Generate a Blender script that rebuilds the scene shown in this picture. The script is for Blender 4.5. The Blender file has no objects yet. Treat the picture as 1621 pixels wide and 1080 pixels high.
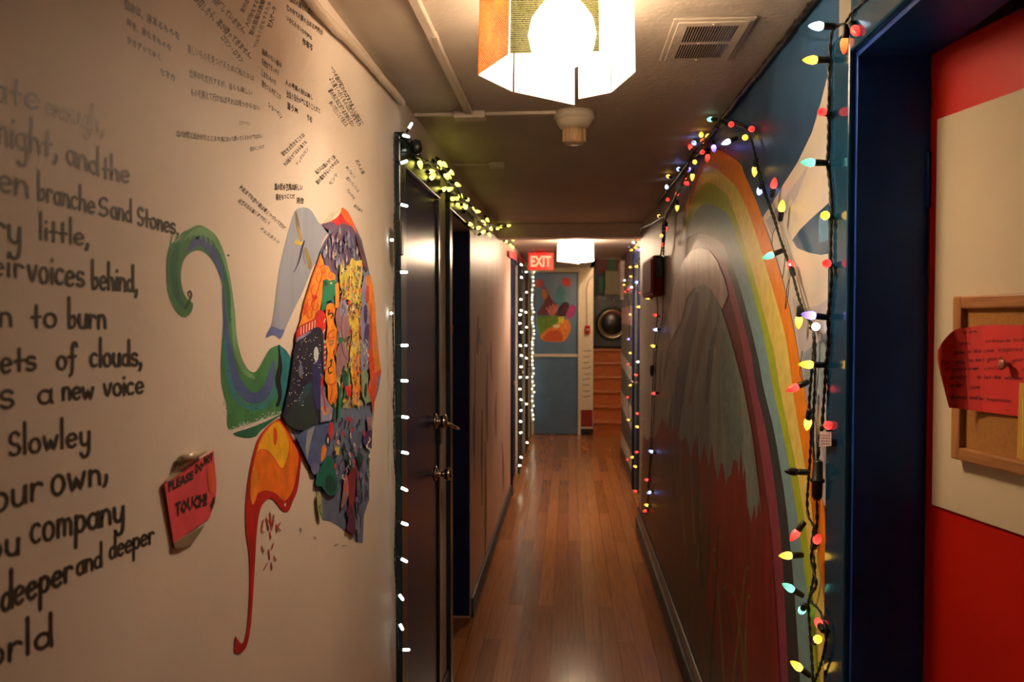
import bpy, bmesh, math, random
from mathutils import Vector, Matrix, Quaternion
from mathutils.geometry import tessellate_polygon
random.seed(11)
scene = bpy.context.scene
COL = scene.collection
PI = math.pi

# ------------------------------------------------------------------ camera, light, exposure
F = 1308.0                                   # focal length in photo pixels
PITCH = math.atan(37.0 / F)
YAW = math.atan(89.5 / F * math.cos(PITCH))
EYE = Vector((0, 0, 1.6))
cam_data = bpy.data.cameras.new('camera')
cam = bpy.data.objects.new('camera', cam_data)
COL.objects.link(cam)
cam.location = EYE
cam.rotation_euler = (PI / 2 - PITCH, 0, YAW)
cam_data.sensor_fit = 'HORIZONTAL'
cam_data.sensor_width = 22.3
cam_data.lens = 22.3 * F / 1621
cam_data.clip_start = 0.05
cam_data.dof.use_dof = True
cam_data.dof.focus_distance = 1.95
cam_data.dof.aperture_fstop = 3.5
scene.camera = cam

world = bpy.data.worlds.new('world')
scene.world = world
world.use_nodes = True
world.node_tree.nodes['Background'].inputs[0].default_value = (1.0, 0.72, 0.5, 1)
world.node_tree.nodes['Background'].inputs[1].default_value = 0.012

scene.view_settings.view_transform = 'Standard'
scene.view_settings.look = 'None'
scene.view_settings.gamma = 1.0
scene.view_settings.use_curve_mapping = False
scene.view_settings.exposure = 0.0
scene.cycles.max_bounces = 8
scene.cycles.sample_clamp_indirect = 15.0
scene.cycles.caustics_reflective = False
scene.cycles.caustics_refractive = False

LAMP_POWER = 142.0           # the bulb in the paper shade close by
FAR_LAMP_POWER = 430.0       # the bulb in the shade by the exit sign
WARM = (1.0, 0.72, 0.48)
STAIR_FILL_POWER = 28.0           # unseen bulb added in the stairwell to brighten the end door

# ------------------------------------------------------------------ picture rays -> places in the room
RIGHT = Vector((math.cos(YAW), math.sin(YAW), 0))
FWD = Vector((-math.sin(YAW) * math.cos(PITCH), math.cos(YAW) * math.cos(PITCH), -math.sin(PITCH)))
UPV = RIGHT.cross(FWD)

def ray(px, py):
    return RIGHT * (px - 810.5) + UPV * (540 - py) + FWD * F

def at_x(px, py, x):
    d = ray(px, py); return EYE + d * ((x - EYE.x) / d.x)

def at_y(px, py, y):
    d = ray(px, py); return EYE + d * ((y - EYE.y) / d.y)

def at_z(px, py, z):
    d = ray(px, py); return EYE + d * ((z - EYE.z) / d.z)

def at_plane(px, py, p0, n):
    d = ray(px, py); return EYE + d * ((p0 - EYE).dot(n) / d.dot(n))

XL, XR, XR2, HC = -0.517, 0.53, 0.61, 2.28
YEND = 11.25

# ------------------------------------------------------------------ materials
def mat(name, color, rough=0.5, spec=0.5, var=0.0, vscale=20.0, stretch=(1, 1, 1), color2=None,
        bump=0.0, bscale=60.0, coat=0.0, metal=0.0, emit=None, estr=0.0, detail=4.0, trans=0.0):
    m = bpy.data.materials.new(name)
    m.use_nodes = True
    nt = m.node_tree
    b = nt.nodes['Principled BSDF']
    b.inputs['Base Color'].default_value = (*color, 1)
    b.inputs['Roughness'].default_value = rough
    b.inputs['Specular IOR Level'].default_value = spec
    b.inputs['Metallic'].default_value = metal
    b.inputs['Coat Weight'].default_value = coat
    b.inputs['Coat Roughness'].default_value = 0.08
    b.inputs['Transmission Weight'].default_value = trans
    tc = nt.nodes.new('ShaderNodeTexCoord')
    mp = nt.nodes.new('ShaderNodeMapping')
    mp.inputs['Scale'].default_value = stretch
    nt.links.new(tc.outputs['Object'], mp.inputs['Vector'])
    if var > 0 or color2:
        n = nt.nodes.new('ShaderNodeTexNoise')
        n.inputs['Scale'].default_value = vscale
        n.inputs['Detail'].default_value = detail
        nt.links.new(mp.outputs['Vector'], n.inputs['Vector'])
        r = nt.nodes.new('ShaderNodeValToRGB')
        c2 = color2 or tuple(min(1, c * (1 + var)) for c in color)
        c1 = color if color2 else tuple(c * (1 - var) for c in color)
        r.color_ramp.elements[0].color = (*c1, 1)
        r.color_ramp.elements[1].color = (*c2, 1)
        r.color_ramp.elements[0].position = 0.35
        r.color_ramp.elements[1].position = 0.65
        nt.links.new(n.outputs['Fac'], r.inputs['Fac'])
        nt.links.new(r.outputs['Color'], b.inputs['Base Color'])
    if bump > 0:
        n2 = nt.nodes.new('ShaderNodeTexNoise')
        n2.inputs['Scale'].default_value = bscale
        n2.inputs['Detail'].default_value = 3.0
        nt.links.new(tc.outputs['Object'], n2.inputs['Vector'])
        bp = nt.nodes.new('ShaderNodeBump')
        bp.inputs['Strength'].default_value = bump
        bp.inputs['Distance'].default_value = 0.004
        nt.links.new(n2.outputs['Fac'], bp.inputs['Height'])
        nt.links.new(bp.outputs['Normal'], b.inputs['Normal'])
    if emit:
        b.inputs['Emission Color'].default_value = (*emit, 1)
        b.inputs['Emission Strength'].default_value = estr
    return m

def lin(r, g, b):
    # a colour as the warm-lit photograph shows it, turned back into the paint's own colour
    raw = tuple(((c / 255 / 12.92) if c / 255 <= 0.04045 else ((c / 255 + 0.055) / 1.055) ** 2.4) for c in (r, g, b))
    return tuple(min(0.86, c * k) for c, k in zip(raw, (1.08, 1.32, 1.6)))

def paint(name, r, g, b, var=0.18, vscale=30, **k):
    k.setdefault('rough', 0.5)
    return mat('paint_' + name, lin(r, g, b), var=var, vscale=vscale, **k)

M_WALL = mat('cream_wall', (0.72, 0.64, 0.56), rough=0.58, spec=0.3, var=0.05, vscale=3, bump=0.12, bscale=90)
M_CEIL = mat('ceiling_paint', (0.48, 0.42, 0.35), rough=0.55, spec=0.3, var=0.06, vscale=3, bump=0.55, bscale=55)
M_RWALL = mat('grey_mural_wall', (0.34, 0.30, 0.23), rough=0.48, spec=0.3, color2=(0.24, 0.23, 0.19), vscale=4, stretch=(1, 3, 0.5), bump=0.15, bscale=40)
M_PANEL = mat('stained_beige_panel', (0.60, 0.43, 0.37), rough=0.38, spec=0.35, color2=(0.50, 0.34, 0.29), vscale=3, stretch=(1, 1.6, 0.35), bump=0.1, bscale=30)
M_FARWALL = mat('cream_far_wall', (0.74, 0.66, 0.52), rough=0.5, var=0.05)
M_NAVY = mat('navy_gloss', (0.007, 0.018, 0.10), rough=0.22, spec=0.08, var=0.2, vscale=4, bump=0.06, bscale=30)
M_JAMB = mat('navy_jamb', (0.010, 0.055, 0.30), rough=0.35, spec=0.25, var=0.25, vscale=6, bump=0.1, bscale=40)
M_TEAL = mat('teal_casing', (0.006, 0.045, 0.10), rough=0.13, var=0.15, vscale=5, bump=0.06, bscale=30)
M_DARKTEAL = mat('dark_casing', (0.006, 0.020, 0.030), rough=0.25, var=0.2, vscale=8)
M_MATTENAVY = mat('matte_navy', (0.006, 0.013, 0.065), rough=0.5, spec=0.12, var=0.2, vscale=8)
M_BLACK = mat('black_gloss', (0.012, 0.012, 0.014), rough=0.25, var=0.2)
M_GREYBASE = mat('grey_baseboard', (0.09, 0.085, 0.08), rough=0.6, spec=0.25, var=0.25, vscale=12)
M_RED = mat('red_door_paint', (0.45, 0.011, 0.004), rough=0.45, spec=0.12, var=0.08, vscale=3, bump=0.05, bscale=40)
M_PLASTIC = mat('ivory_plastic', (0.62, 0.54, 0.42), rough=0.35, var=0.04)
M_WIRE = mat('green_black_wire', (0.012, 0.016, 0.012), rough=0.4, var=0.2, vscale=200)
M_SOCKET = mat('bulb_socket', (0.010, 0.014, 0.011), rough=0.35, var=0.1)
M_CHROME = mat('worn_chrome', (0.6, 0.52, 0.42), rough=0.18, metal=1.0, var=0.1)
M_DARKMETAL = mat('dark_bronze', (0.05, 0.045, 0.03), rough=0.35, metal=0.6, var=0.2)
M_INK3 = mat('thin_marker_ink', (0.10, 0.078, 0.058), rough=0.5, var=0.3, vscale=25)
M_INK = mat('marker_ink', (0.036, 0.028, 0.022), rough=0.5, var=0.3, vscale=25)
M_INK2 = mat('faded_marker_ink', (0.25, 0.19, 0.14), rough=0.5, var=0.2, vscale=30)
M_NOTEINK = mat('pen_ink', (0.03, 0.015, 0.03), rough=0.4, var=0.3, vscale=60)

def floor_mat():
    m = bpy.data.materials.new('maple_strip_floor')
    m.use_nodes = True
    nt = m.node_tree; b = nt.nodes['Principled BSDF']
    tc = nt.nodes.new('ShaderNodeTexCoord'); mp = nt.nodes.new('ShaderNodeMapping')
    mp.inputs['Rotation'].default_value = (0, 0, PI / 2)
    nt.links.new(tc.outputs['Object'], mp.inputs['Vector'])
    br = nt.nodes.new('ShaderNodeTexBrick')
    br.inputs['Scale'].default_value = 1.0
    br.inputs['Brick Width'].default_value = 1.35
    br.inputs['Row Height'].default_value = 0.083
    br.inputs['Mortar Size'].default_value = 0.0013
    br.inputs['Mortar Smooth'].default_value = 0.3
    br.offset = 0.37
    br.inputs['Color1'].default_value = (0.52, 0.21, 0.065, 1)
    br.inputs['Color2'].default_value = (0.34, 0.125, 0.038, 1)
    br.inputs['Mortar'].default_value = (0.11, 0.042, 0.016, 1)
    nt.links.new(mp.outputs['Vector'], br.inputs['Vector'])
    mp2 = nt.nodes.new('ShaderNodeMapping'); mp2.inputs['Scale'].default_value = (40, 1.6, 1)
    nt.links.new(tc.outputs['Object'], mp2.inputs['Vector'])
    n = nt.nodes.new('ShaderNodeTexNoise'); n.inputs['Scale'].default_value = 2.0; n.inputs['Detail'].default_value = 5
    nt.links.new(mp2.outputs['Vector'], n.inputs['Vector'])
    mx = nt.nodes.new('ShaderNodeMix'); mx.data_type = 'RGBA'; mx.blend_type = 'MULTIPLY'
    mx.inputs['Factor'].default_value = 0.5
    nt.links.new(br.outputs['Color'], mx.inputs[6])
    cr = nt.nodes.new('ShaderNodeValToRGB')
    cr.color_ramp.elements[0].color = (0.45, 0.40, 0.36, 1); cr.color_ramp.elements[1].color = (1, 1, 1, 1)
    cr.color_ramp.elements[0].position = 0.3; cr.color_ramp.elements[1].position = 0.7
    nt.links.new(n.outputs['Fac'], cr.inputs['Fac']); nt.links.new(cr.outputs['Color'], mx.inputs[7])
    nt.links.new(mx.outputs[2], b.inputs['Base Color'])
    b.inputs['Roughness'].default_value = 0.19
    b.inputs['Specular IOR Level'].default_value = 0.35
    bp = nt.nodes.new('ShaderNodeBump'); bp.inputs['Strength'].default_value = 0.15; bp.inputs['Distance'].default_value = 0.003
    n3 = nt.nodes.new('ShaderNodeTexNoise'); n3.inputs['Scale'].default_value = 7
    nt.links.new(tc.outputs['Object'], n3.inputs['Vector'])
    nt.links.new(n3.outputs['Fac'], bp.inputs['Height']); nt.links.new(bp.outputs['Normal'], b.inputs['Normal'])
    return m
M_FLOOR = floor_mat()

def wood_mat(name, c1, c2, stretch, rough=0.4, scale=6):
    return mat(name, c1, color2=c2, vscale=scale, stretch=stretch, rough=rough, detail=6)
M_OAK = wood_mat('oak_frame', (0.42, 0.19, 0.06), (0.30, 0.12, 0.036), (14, 14, 2))
M_OAKH = wood_mat('oak_frame_rail', (0.42, 0.19, 0.06), (0.30, 0.12, 0.036), (2, 2, 22))
M_CORK = mat('cork', (0.40, 0.19, 0.055), rough=0.9, spec=0.1, color2=(0.35, 0.16, 0.046), vscale=160, bump=0.15, bscale=300)
M_STEP = wood_mat('orange_stair_wood', (0.55, 0.17, 0.045), (0.40, 0.11, 0.03), (1.5, 12, 12), rough=0.35)

# ------------------------------------------------------------------ mesh helpers
ORG = {}
def tag(o, label=None, cat=None, group=None, kind=None):
    if label: o['label'] = label
    if cat: o['category'] = cat
    if group: o['group'] = group
    if kind: o['kind'] = kind
    return o

def thing(name, loc, label, cat, group=None, kind=None):
    o = bpy.data.objects.new(name, None)
    o.empty_display_size = 0.05
    COL.objects.link(o)
    o.location = loc
    ORG[o.name] = Vector(loc)
    return tag(o, label, cat, group, kind)

def org(o):
    return ORG.get(o.name, Vector((0, 0, 0))) if o else Vector((0, 0, 0))

class MB:
    """collects world-space shapes and links them as one mesh object"""
    def __init__(s):
        s.v = []; s.f = []; s.mi = []; s.sm = []
    def add(s, verts, faces, mi=0, smooth=False):
        k = len(s.v)
        s.v += [Vector(p) for p in verts]
        for f in faces:
            s.f.append([i + k for i in f]); s.mi.append(mi); s.sm.append(smooth)
        return s
    def box(s, a, b, mi=0, rot=None, pivot=None):
        x0, y0, z0 = (min(a[i], b[i]) for i in range(3)); x1, y1, z1 = (max(a[i], b[i]) for i in range(3))
        vs = [Vector(p) for p in ((x0,y0,z0),(x1,y0,z0),(x1,y1,z0),(x0,y1,z0),(x0,y0,z1),(x1,y0,z1),(x1,y1,z1),(x0,y1,z1))]
        if rot is not None:
            pv = Vector(pivot); vs = [pv + rot @ (p - pv) for p in vs]
        return s.add(vs, [(0,3,2,1),(4,5,6,7),(0,1,5,4),(1,2,6,5),(2,3,7,6),(3,0,4,7)], mi)
    def bbox(s, a, b, bev=0.003, mi=0, M=None):
        """box with chamfered edges; M maps local to world"""
        lo = [min(a[i], b[i]) for i in range(3)]; hi = [max(a[i], b[i]) for i in range(3)]
        bm = bmesh.new()
        bmesh.ops.create_cube(bm, size=1)
        for v in bm.verts:
            v.co = Vector([(lo[i] + hi[i]) / 2 + v.co[i] * (hi[i] - lo[i]) for i in range(3)])
        bev = min(bev, min(hi[i] - lo[i] for i in range(3)) * 0.45)
        bmesh.ops.bevel(bm, geom=bm.edges[:], offset=bev, segments=2, affect='EDGES', profile=0.5)
        bm.verts.index_update()
        vs = [(M @ v.co if M is not None else v.co.copy()) for v in bm.verts]
        fs = [[v.index for v in f.verts] for f in bm.faces]
        bm.free()
        return s.add(vs, fs, mi)
    def tube(s, pts, r, seg=8, mi=0, cap=True):
        pts = [Vector(p) for p in pts]
        n = len(pts)
        rs = r if isinstance(r, (list, tuple)) else [r] * n
        vs, fs = [], []
        prev = None
        for i, p in enumerate(pts):
            t = (pts[min(i + 1, n - 1)] - pts[max(i - 1, 0)])
            t = t.normalized() if t.length > 1e-9 else Vector((0, 0, 1))
            if prev is None:
                a = Vector((0, 0, 1)) if abs(t.z) < 0.9 else Vector((1, 0, 0))
                u = t.cross(a).normalized()
            else:
                u = prev - t * prev.dot(t)
                u = u.normalized() if u.length > 1e-6 else t.orthogonal().normalized()
            prev = u
            w = t.cross(u)
            for k in range(seg):
                ang = 2 * PI * k / seg
                vs.append(p + (u * math.cos(ang) + w * math.sin(ang)) * rs[i])
        for i in range(n - 1):
            for k in range(seg):
                k2 = (k + 1) % seg
                fs.append((i * seg + k, i * seg + k2, (i + 1) * seg + k2, (i + 1) * seg + k))
        if cap:
            fs.append(tuple(range(seg))[::-1]); fs.append(tuple((n - 1) * seg + k for k in range(seg)))
        return s.add(vs, fs, mi, True)
    def lathe(s, prof, M, seg=20, mi=0, smooth=True):
        """prof: (radius, height) pairs along local z"""
        vs, fs = [], []
        n = len(prof)
        for r, h in prof:
            for k in range(seg):
                a = 2 * PI * k / seg
                vs.append(M @ Vector((r * math.cos(a), r * math.sin(a), h)))
        for i in range(n - 1):
            for k in range(seg):
                k2 = (k + 1) % seg
                fs.append((i * seg + k, i * seg + k2, (i + 1) * seg + k2, (i + 1) * seg + k))
        fs.append(tuple(range(seg))[::-1]); fs.append(tuple((n - 1) * seg + k for k in range(seg)))
        return s.add(vs, fs, mi, smooth)
    def slab(s, poly, depth, mi=0):
        """a flat outline given thickness along the vector depth"""
        d = Vector(depth); n = len(poly)
        vs = [Vector(p) for p in poly] + [Vector(p) + d for p in poly]
        tri = tessellate_polygon([[Vector(p) for p in poly]])
        fs = [tuple(t) for t in tri] + [tuple(i + n for i in t[::-1]) for t in tri]
        fs += [(i, (i + 1) % n, (i + 1) % n + n, i + n) for i in range(n)]
        return s.add(vs, fs, mi)
    def build(s, name, mats, parent=None, label=None, cat=None, group=None, kind=None):
        me = bpy.data.meshes.new(name)
        o0 = org(parent)
        me.from_pydata([tuple(p - o0) for p in s.v], [], s.f)
        for m in (mats if isinstance(mats, (list, tuple)) else [mats]):
            me.materials.append(m)
        me.polygons.foreach_set('material_index', s.mi)
        me.polygons.foreach_set('use_smooth', s.sm)
        me.update()
        o = bpy.data.objects.new(name, me)
        COL.objects.link(o)
        if parent:
            o.parent = parent
            ORG[o.name] = Vector(o0)
        return tag(o, label, cat, group, kind)

def frame_m(p, z, x=None):
    """matrix at p whose local z points along z"""
    z = Vector(z).normalized()
    q = z.to_track_quat('Z', 'Y')
    return Matrix.Translation(Vector(p)) @ q.to_matrix().to_4x4()

def smooth_path(pts, n=6, closed=False):
    """Catmull-Rom through points of any dimension"""
    pts = [tuple(p) for p in pts]; out = []
    m = len(pts); dim = len(pts[0])
    for i in range(m if closed else m - 1):
        g = (lambda j: pts[j % m]) if closed else (lambda j: pts[max(0, min(m - 1, j))])
        p0, p1, p2, p3 = g(i - 1), g(i), g(i + 1), g(i + 2)
        for k in range(n):
            t = k / n
            out.append(tuple(0.5 * ((2 * p1[d]) + (-p0[d] + p2[d]) * t + (2 * p0[d] - 5 * p1[d] + 4 * p2[d] - p3[d]) * t * t
                             + (-p0[d] + 3 * p1[d] - 3 * p2[d] + p3[d]) * t ** 3) for d in range(dim)))
    if not closed: out.append(pts[-1])
    return out

class Paint:
    """flat paint on a surface: outlines in picture points are carried onto the surface by proj(px, py, lift)"""
    def __init__(s, proj):
        s.proj = proj; s.mb = MB(); s.mats = []; s.lift = 0.0004; s.k = 0
    def mi(s, m):
        if m not in s.mats: s.mats.append(m)
        return s.mats.index(m)
    def up(s, d=0.00001):
        s.lift += d; return s
    def poly(s, pts, m, smooth=0, jag=0.0):
        s.lift += 4e-5 if s.k else 1.5e-5; s.k = 0
        if smooth: pts = smooth_path(pts, smooth, True)
        if jag: pts = [(x + random.uniform(-jag, jag), y + random.uniform(-jag, jag)) for x, y in pts]
        vs = [s.proj(x, y, s.lift) for x, y in pts]
        tri = tessellate_polygon([[Vector((x, y, 0)) for x, y in pts]])
        s.mb.add(vs, [tuple(t) for t in tri], s.mi(m)); return s
    def ribbon(s, pts, w, m, smooth=0, caps=True):
        n0 = len(pts)
        ws = list(w) if isinstance(w, (list, tuple)) else [w] * n0
        pts = [(p[0], p[1], ws[i]) for i, p in enumerate(pts)]
        if smooth: pts = smooth_path(pts, smooth)
        n = len(pts); L, R = [], []
        for i in range(n):
            a, b = pts[max(0, i - 1)], pts[min(n - 1, i + 1)]
            dx, dy = b[0] - a[0], b[1] - a[1]; l = math.hypot(dx, dy) or 1
            nx, ny = -dy / l, dx / l; h = pts[i][2] / 2
            L.append((pts[i][0] + nx * h, pts[i][1] + ny * h)); R.append((pts[i][0] - nx * h, pts[i][1] - ny * h))
        s.k += 1; lf = s.lift + 8e-6 * (1 + s.k % 4)
        vs = [s.proj(x, y, lf) for x, y in L + R]
        s.mb.add(vs, [(i, i + 1, n + i + 1, n + i) for i in range(n - 1)], s.mi(m))
        if caps:
            for p in (pts[0], pts[-1]):
                s.dot(p[0], p[1], p[2] / 2, p[2] / 2, m, 8)
        return s
    def dot(s, x, y, rx, ry, m, seg=12):
        s.k += 1; lf = s.lift + 8e-6 * (1 + s.k % 4)
        s.mb.add([s.proj(x + rx * math.cos(2 * PI * k / seg), y + ry * math.sin(2 * PI * k / seg), lf) for k in range(seg)],
                 [tuple(range(seg))], s.mi(m)); return s
    def build(s, name, parent, label=None):
        return s.mb.build(name, s.mats, parent, label)

# ------------------------------------------------------------------ hand lettering
def A(cx, cy, rx, ry, a0, a1, n=9):
    return [(cx + rx * math.cos(math.radians(a0 + (a1 - a0) * k / n)), cy + ry * math.sin(math.radians(a0 + (a1 - a0) * k / n))) for k in range(n + 1)]
AS = 2.0
GL = {
 'a': (0.85, [A(.42,.48,.38,.48,50,370), [(.80,1.0),(.78,.3),(.88,0)]]),
 'b': (0.85, [[(.05,AS),(.08,.1),(.3,0),(.55,.08),(.75,.4),(.68,.75),(.45,.85),(.3,.7)]]),
 'c': (0.8, [A(.45,.5,.42,.5,50,310)]),
 'd': (0.85, [A(.4,.48,.38,.46,0,360), [(.8,AS),(.8,.9),(.86,0)]]),
 'e': (0.85, [[(.08,.5),(.45,.52),(.82,.6)] , A(.45,.5,.40,.5,15,315)]),
 'f': (0.7, [[(.75,1.75),(.6,2.0),(.4,1.95),(.3,1.6),(.3,.4),(.25,-.3),(.05,-.55)], [(0,.95),(.65,1.0)]]),
 'g': (0.85, [A(.4,.5,.38,.46,0,360), [(.8,1.0),(.8,.1),(.78,-.6),(.6,-.92),(.3,-.95),(.08,-.75)]]),
 'h': (0.8, [[(.05,AS),(.05,0)], [(.06,.5)] + A(.38,.55,.32,.42,150,0) + [(.74,0)]]),
 'i': (0.2, [[(.1,1.0),(.1,0)], [(.1,1.42),(.12,1.5)]]),
 'l': (0.25, [[(.1,AS+.1),(.12,0)]]),
 'm': (1.25, [[(.05,1.0),(.05,0)], [(.06,.6)] + A(.33,.6,.26,.38,150,0) + [(.6,0)], [(.6,.6)] + A(.88,.6,.27,.38,150,0) + [(1.17,0)]]),
 'n': (0.8, [[(.05,1.0),(.05,0)], [(.06,.5)] + A(.4,.55,.33,.44,150,0) + [(.76,0)]]),
 'o': (0.9, [A(.45,.5,.42,.5,80,440,14)]),
 'p': (0.85, [[(.08,1.0),(.05,-.95)], A(.45,.5,.38,.48,170,-170,12)]),
 'r': (0.65, [[(.08,1.0),(.08,0)], [(.09,.5)] + A(.42,.55,.33,.42,150,40)]),
 's': (0.75, [A(.40,.75,.33,.26,30,260) + A(.38,.25,.36,.26,80,-150)]),
 'S': (0.95, [A(.48,1.15,.40,.40,30,260) + A(.45,.38,.44,.38,80,-150)]),
 't': (0.65, [[(.33,1.55),(.33,0)], [(0,.75),(.66,.8)]]),
 'u': (0.85, [[(.05,1.0),(.05,.4)] + A(.4,.4,.34,.4,190,350) + [(.78,1.0)], [(.78,1.0),(.80,0)]]),
 'v': (0.85, [[(0,1.0),(.4,0),(.82,1.05)]]),
 'w': (1.15, [[(0,1.0),(.28,0),(.55,.75),(.8,0),(1.12,1.0)]]),
 'y': (0.85, [[(.05,1.0),(.08,.45)] + A(.4,.4,.32,.38,190,340) + [(.76,.6)], [(.78,1.0),(.76,-.4),(.6,-.85),(.3,-.9),(.1,-.6)]]),
 ',': (0.3, [[(.12,.15),(.14,-.1),(.0,-.45)]]),
 ';': (0.3, [[(.15,.5),(.16,.1),(.0,-.3)]]),
}
def write(P, word, x0, y0, x1, y1, h0, h1, w, m, asc=1.0):
    tot = sum(GL[c][0] + .28 for c in word) - .28
    u = 0
    for c in word:
        adv, strokes = GL[c]
        for st in strokes:
            pts = []
            jx, jy = random.uniform(-.03, .03), random.uniform(-.03, .03)
            for gx, gy in st:
                t = (u + gx + jx) / tot
                h = h0 + (h1 - h0) * t
                if gy > 1.2: gy = 1 + (gy - 1) * asc
                pts.append((x0 + (x1 - x0) * t, y0 + (y1 - y0) * t - (gy + jy) * h))
            P.ribbon(pts, w, m, smooth=3)
        u += adv + .28

FONT_CACHE = {}
def glyph_mesh(text, size_res=2, bold=0.0):
    """outline mesh of a line of type as 2-D triangles, normalised to width 1, height in em"""
    c = bpy.data.curves.new('type', 'FONT'); c.body = text; c.resolution_u = size_res; c.offset = bold
    o = bpy.data.objects.new('type', c); COL.objects.link(o)
    dg = bpy.context.evaluated_depsgraph_get(); dg.update()
    ev = o.evaluated_get(dg); me = ev.to_mesh()
    vs = [(v.co.x, v.co.y) for v in me.vertices]; fs = [tuple(p.vertices) for p in me.polygons]
    ev.to_mesh_clear(); bpy.data.objects.remove(o); bpy.data.curves.remove(c)
    return vs, fs
def typeset(P, text, x0, y0, x1, y1, h0, h1, m, upright=True, bold=0.012, jitter=0.05):
    """a line of hand-written characters; (x0,y0)-(x1,y1) is the line's middle in picture points"""
    vs, fs = glyph_mesh(text, 1, bold)
    xs = [v[0] for v in vs]; a, b = min(xs), max(xs)
    ys = [v[1] for v in vs]; ym = 0.33
    dx, dy = x1 - x0, y1 - y0; l = math.hypot(dx, dy)
    ux, uy = (0, -1) if upright else (dy / l, -dx / l)
    if not upright and uy > 0: ux, uy = -ux, -uy
    out = []
    n = len(text)
    jit = [random.uniform(-jitter, jitter) for _ in range(n + 2)]
    for gx, gy in vs:
        t = (gx - a) / (b - a)
        h = h0 + (h1 - h0) * t
        q = (gy - ym + jit[int(t * n)]) * h * 1.04
        out.append(P.proj(x0 + dx * t + ux * q, y0 + dy * t + uy * q, P.lift))
    P.mb.add(out, fs, P.mi(m))
# ================================================================== the room shell
def yl(px): return at_x(px, 503, XL).y
def yr(px, x=XR): return at_x(px, 503, x).y
Y1A, Y1B = 2.52, yl(690)                 # first left doorway
Y2A, Y2B = yl(709), yl(744.5)            # second left doorway, standing open
Y3A, Y3B = 7.42, 8.40
Y4A, Y4B = 8.85, 9.85
Y5A, Y5B = 10.25, 11.1
TOP = 2.06
def S(o, label, cat):
    return tag(o, label, cat, kind='structure')

fl = MB().box((-1.9, -1.6, -0.12), (1.1, 13.9, 0)).build('floor', M_FLOOR)
S(fl, 'glossy narrow strip hardwood floor running down the corridor', 'floor')
c = MB()
c.box((-0.66, -1.6, HC), (0.9, 9.6, HC + .1)); c.box((-0.66, 9.6, HC), (0.335, 11.4, HC + .1))
c.box((-1.9, 3.3, HC), (-0.66, 6.0, HC + .1))
ce = S(c.build('ceiling', M_CEIL), 'low bumpy beige painted ceiling over the whole corridor', 'ceiling')

w = MB(); X0 = XL - .14
w.box((X0, -1.6, 0), (XL, Y1A, HC))
w.box((X0, Y1A, TOP), (XL, Y1B, HC)); w.box((X0, Y1B, 0), (XL, Y2A, HC)); w.box((X0, Y2A, TOP), (XL, Y2B, HC))
w.box((X0, Y2B, 0), (XL, Y3A, HC), 1)
for a, b in ((Y3A, Y3B), (Y4A, Y4B), (Y5A, Y5B)): w.box((X0, a, 2.13), (XL, b, HC), 2)
for a, b in ((Y3B, Y4A), (Y4B, Y5A), (Y5B, 11.4)): w.box((X0, a, 0), (XL, b, HC), 2)
WL = S(w.build('wall_left', [M_WALL, M_PANEL, M_FARWALL]), 'long cream corridor wall covered in handwriting and a painted mural', 'wall')
sr = MB(); sr.box((-1.9, 3.2, 0), (-0.66, 3.3, HC)); sr.box((-1.9, 6.0, 0), (-0.66, 6.1, HC)); sr.box((-2.0, 3.2, 0), (-1.9, 6.1, HC))
S(sr.build('wall_side', M_FARWALL), 'unlit room wall glimpsed through the open left doorway', 'wall')

w = MB()
w.box((XR, -1.6, 0), (XR + .122, .70, HC)); w.box((XR, .70, 2.085), (XR + .122, 1.565, HC))
w.box((XR, 1.565, 0), (XR + .122, 6.2, HC))
w.box((XR2, 6.2, 0), (XR2 + .14, 6.95, HC), 1); w.box((XR2, 6.95, 2.1), (XR2 + .14, 7.70, HC), 1)
w.box((XR2, 7.70, 0), (XR2 + .14, 9.6, HC), 2)
WR = S(w.build('wall_right', [M_RWALL, M_FARWALL, paint('zebra_dark', 92, 84, 70, rough=.4)]), 'right corridor wall painted with a big rainbow and sky', 'wall')
S(MB().box((-0.66, -1.72, 0), (0.66, -1.6, HC)).build('wall_back', M_WALL), 'plain cream wall closing the corridor behind the viewpoint', 'wall')

EX0, EX1 = -0.473, 0.129
w = MB()
w.box((-.66, YEND, 0), (EX0, YEND + .12, HC)); w.box((EX0, YEND, 2.215), (EX1, YEND + .12, HC)); w.box((EX1, YEND, 0), (.335, YEND + .12, HC))
WE = S(w.build('wall_end', M_FARWALL), 'narrow cream end wall around the blue door beside the stairs', 'wall')
w = MB()
w.box((.335, 9.6, HC), (.95, 9.66, 2.85)); w.box((.28, 9.6, HC), (.335, YEND, 2.85)); w.box((.28, YEND + .12, 0), (.335, 13.8, 2.85))
w.box((.86, 9.6, 0), (.98, 13.8, 2.85)); w.box((XR2 + .14, 9.6, 0), (.86, 9.66, HC)); w.box((.28, 9.6, 2.85), (.98, 13.8, 2.95))
SW = S(w.build('wall_stairwell', M_FARWALL), 'cream walls enclosing the narrow stairwell at the corridor end', 'wall')
w = MB().box((.28, 13.7, 0), (.98, 13.82, 2.85))
LW = S(w.build('wall_landing', paint('landing', 40, 44, 48)), 'dark landing wall with red and green painted squares', 'wall')
pl = lambda px, py, l: at_y(px, py, 13.7 - l)
P = Paint(pl)
MRB, MGB = paint('brick_red', 128, 40, 24), paint('green_block', 40, 112, 62)
for a in (((944, 400), (965, 400), (965, 432), (944, 432)), ((948, 480), (990, 480), (990, 492), (948, 492)), ((973, 400), (995, 400), (995, 440), (973, 440))): P.poly(a, MRB)
for a in (((963, 395), (974, 395), (974, 430), (963, 430)), ((948, 438), (958, 438), (958, 464), (948, 464)), ((950, 466), (957, 466), (957, 478), (950, 478))): P.up().poly(a, MGB)
P.build('painted_squares', LW, 'red and green painted wall squares')

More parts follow.
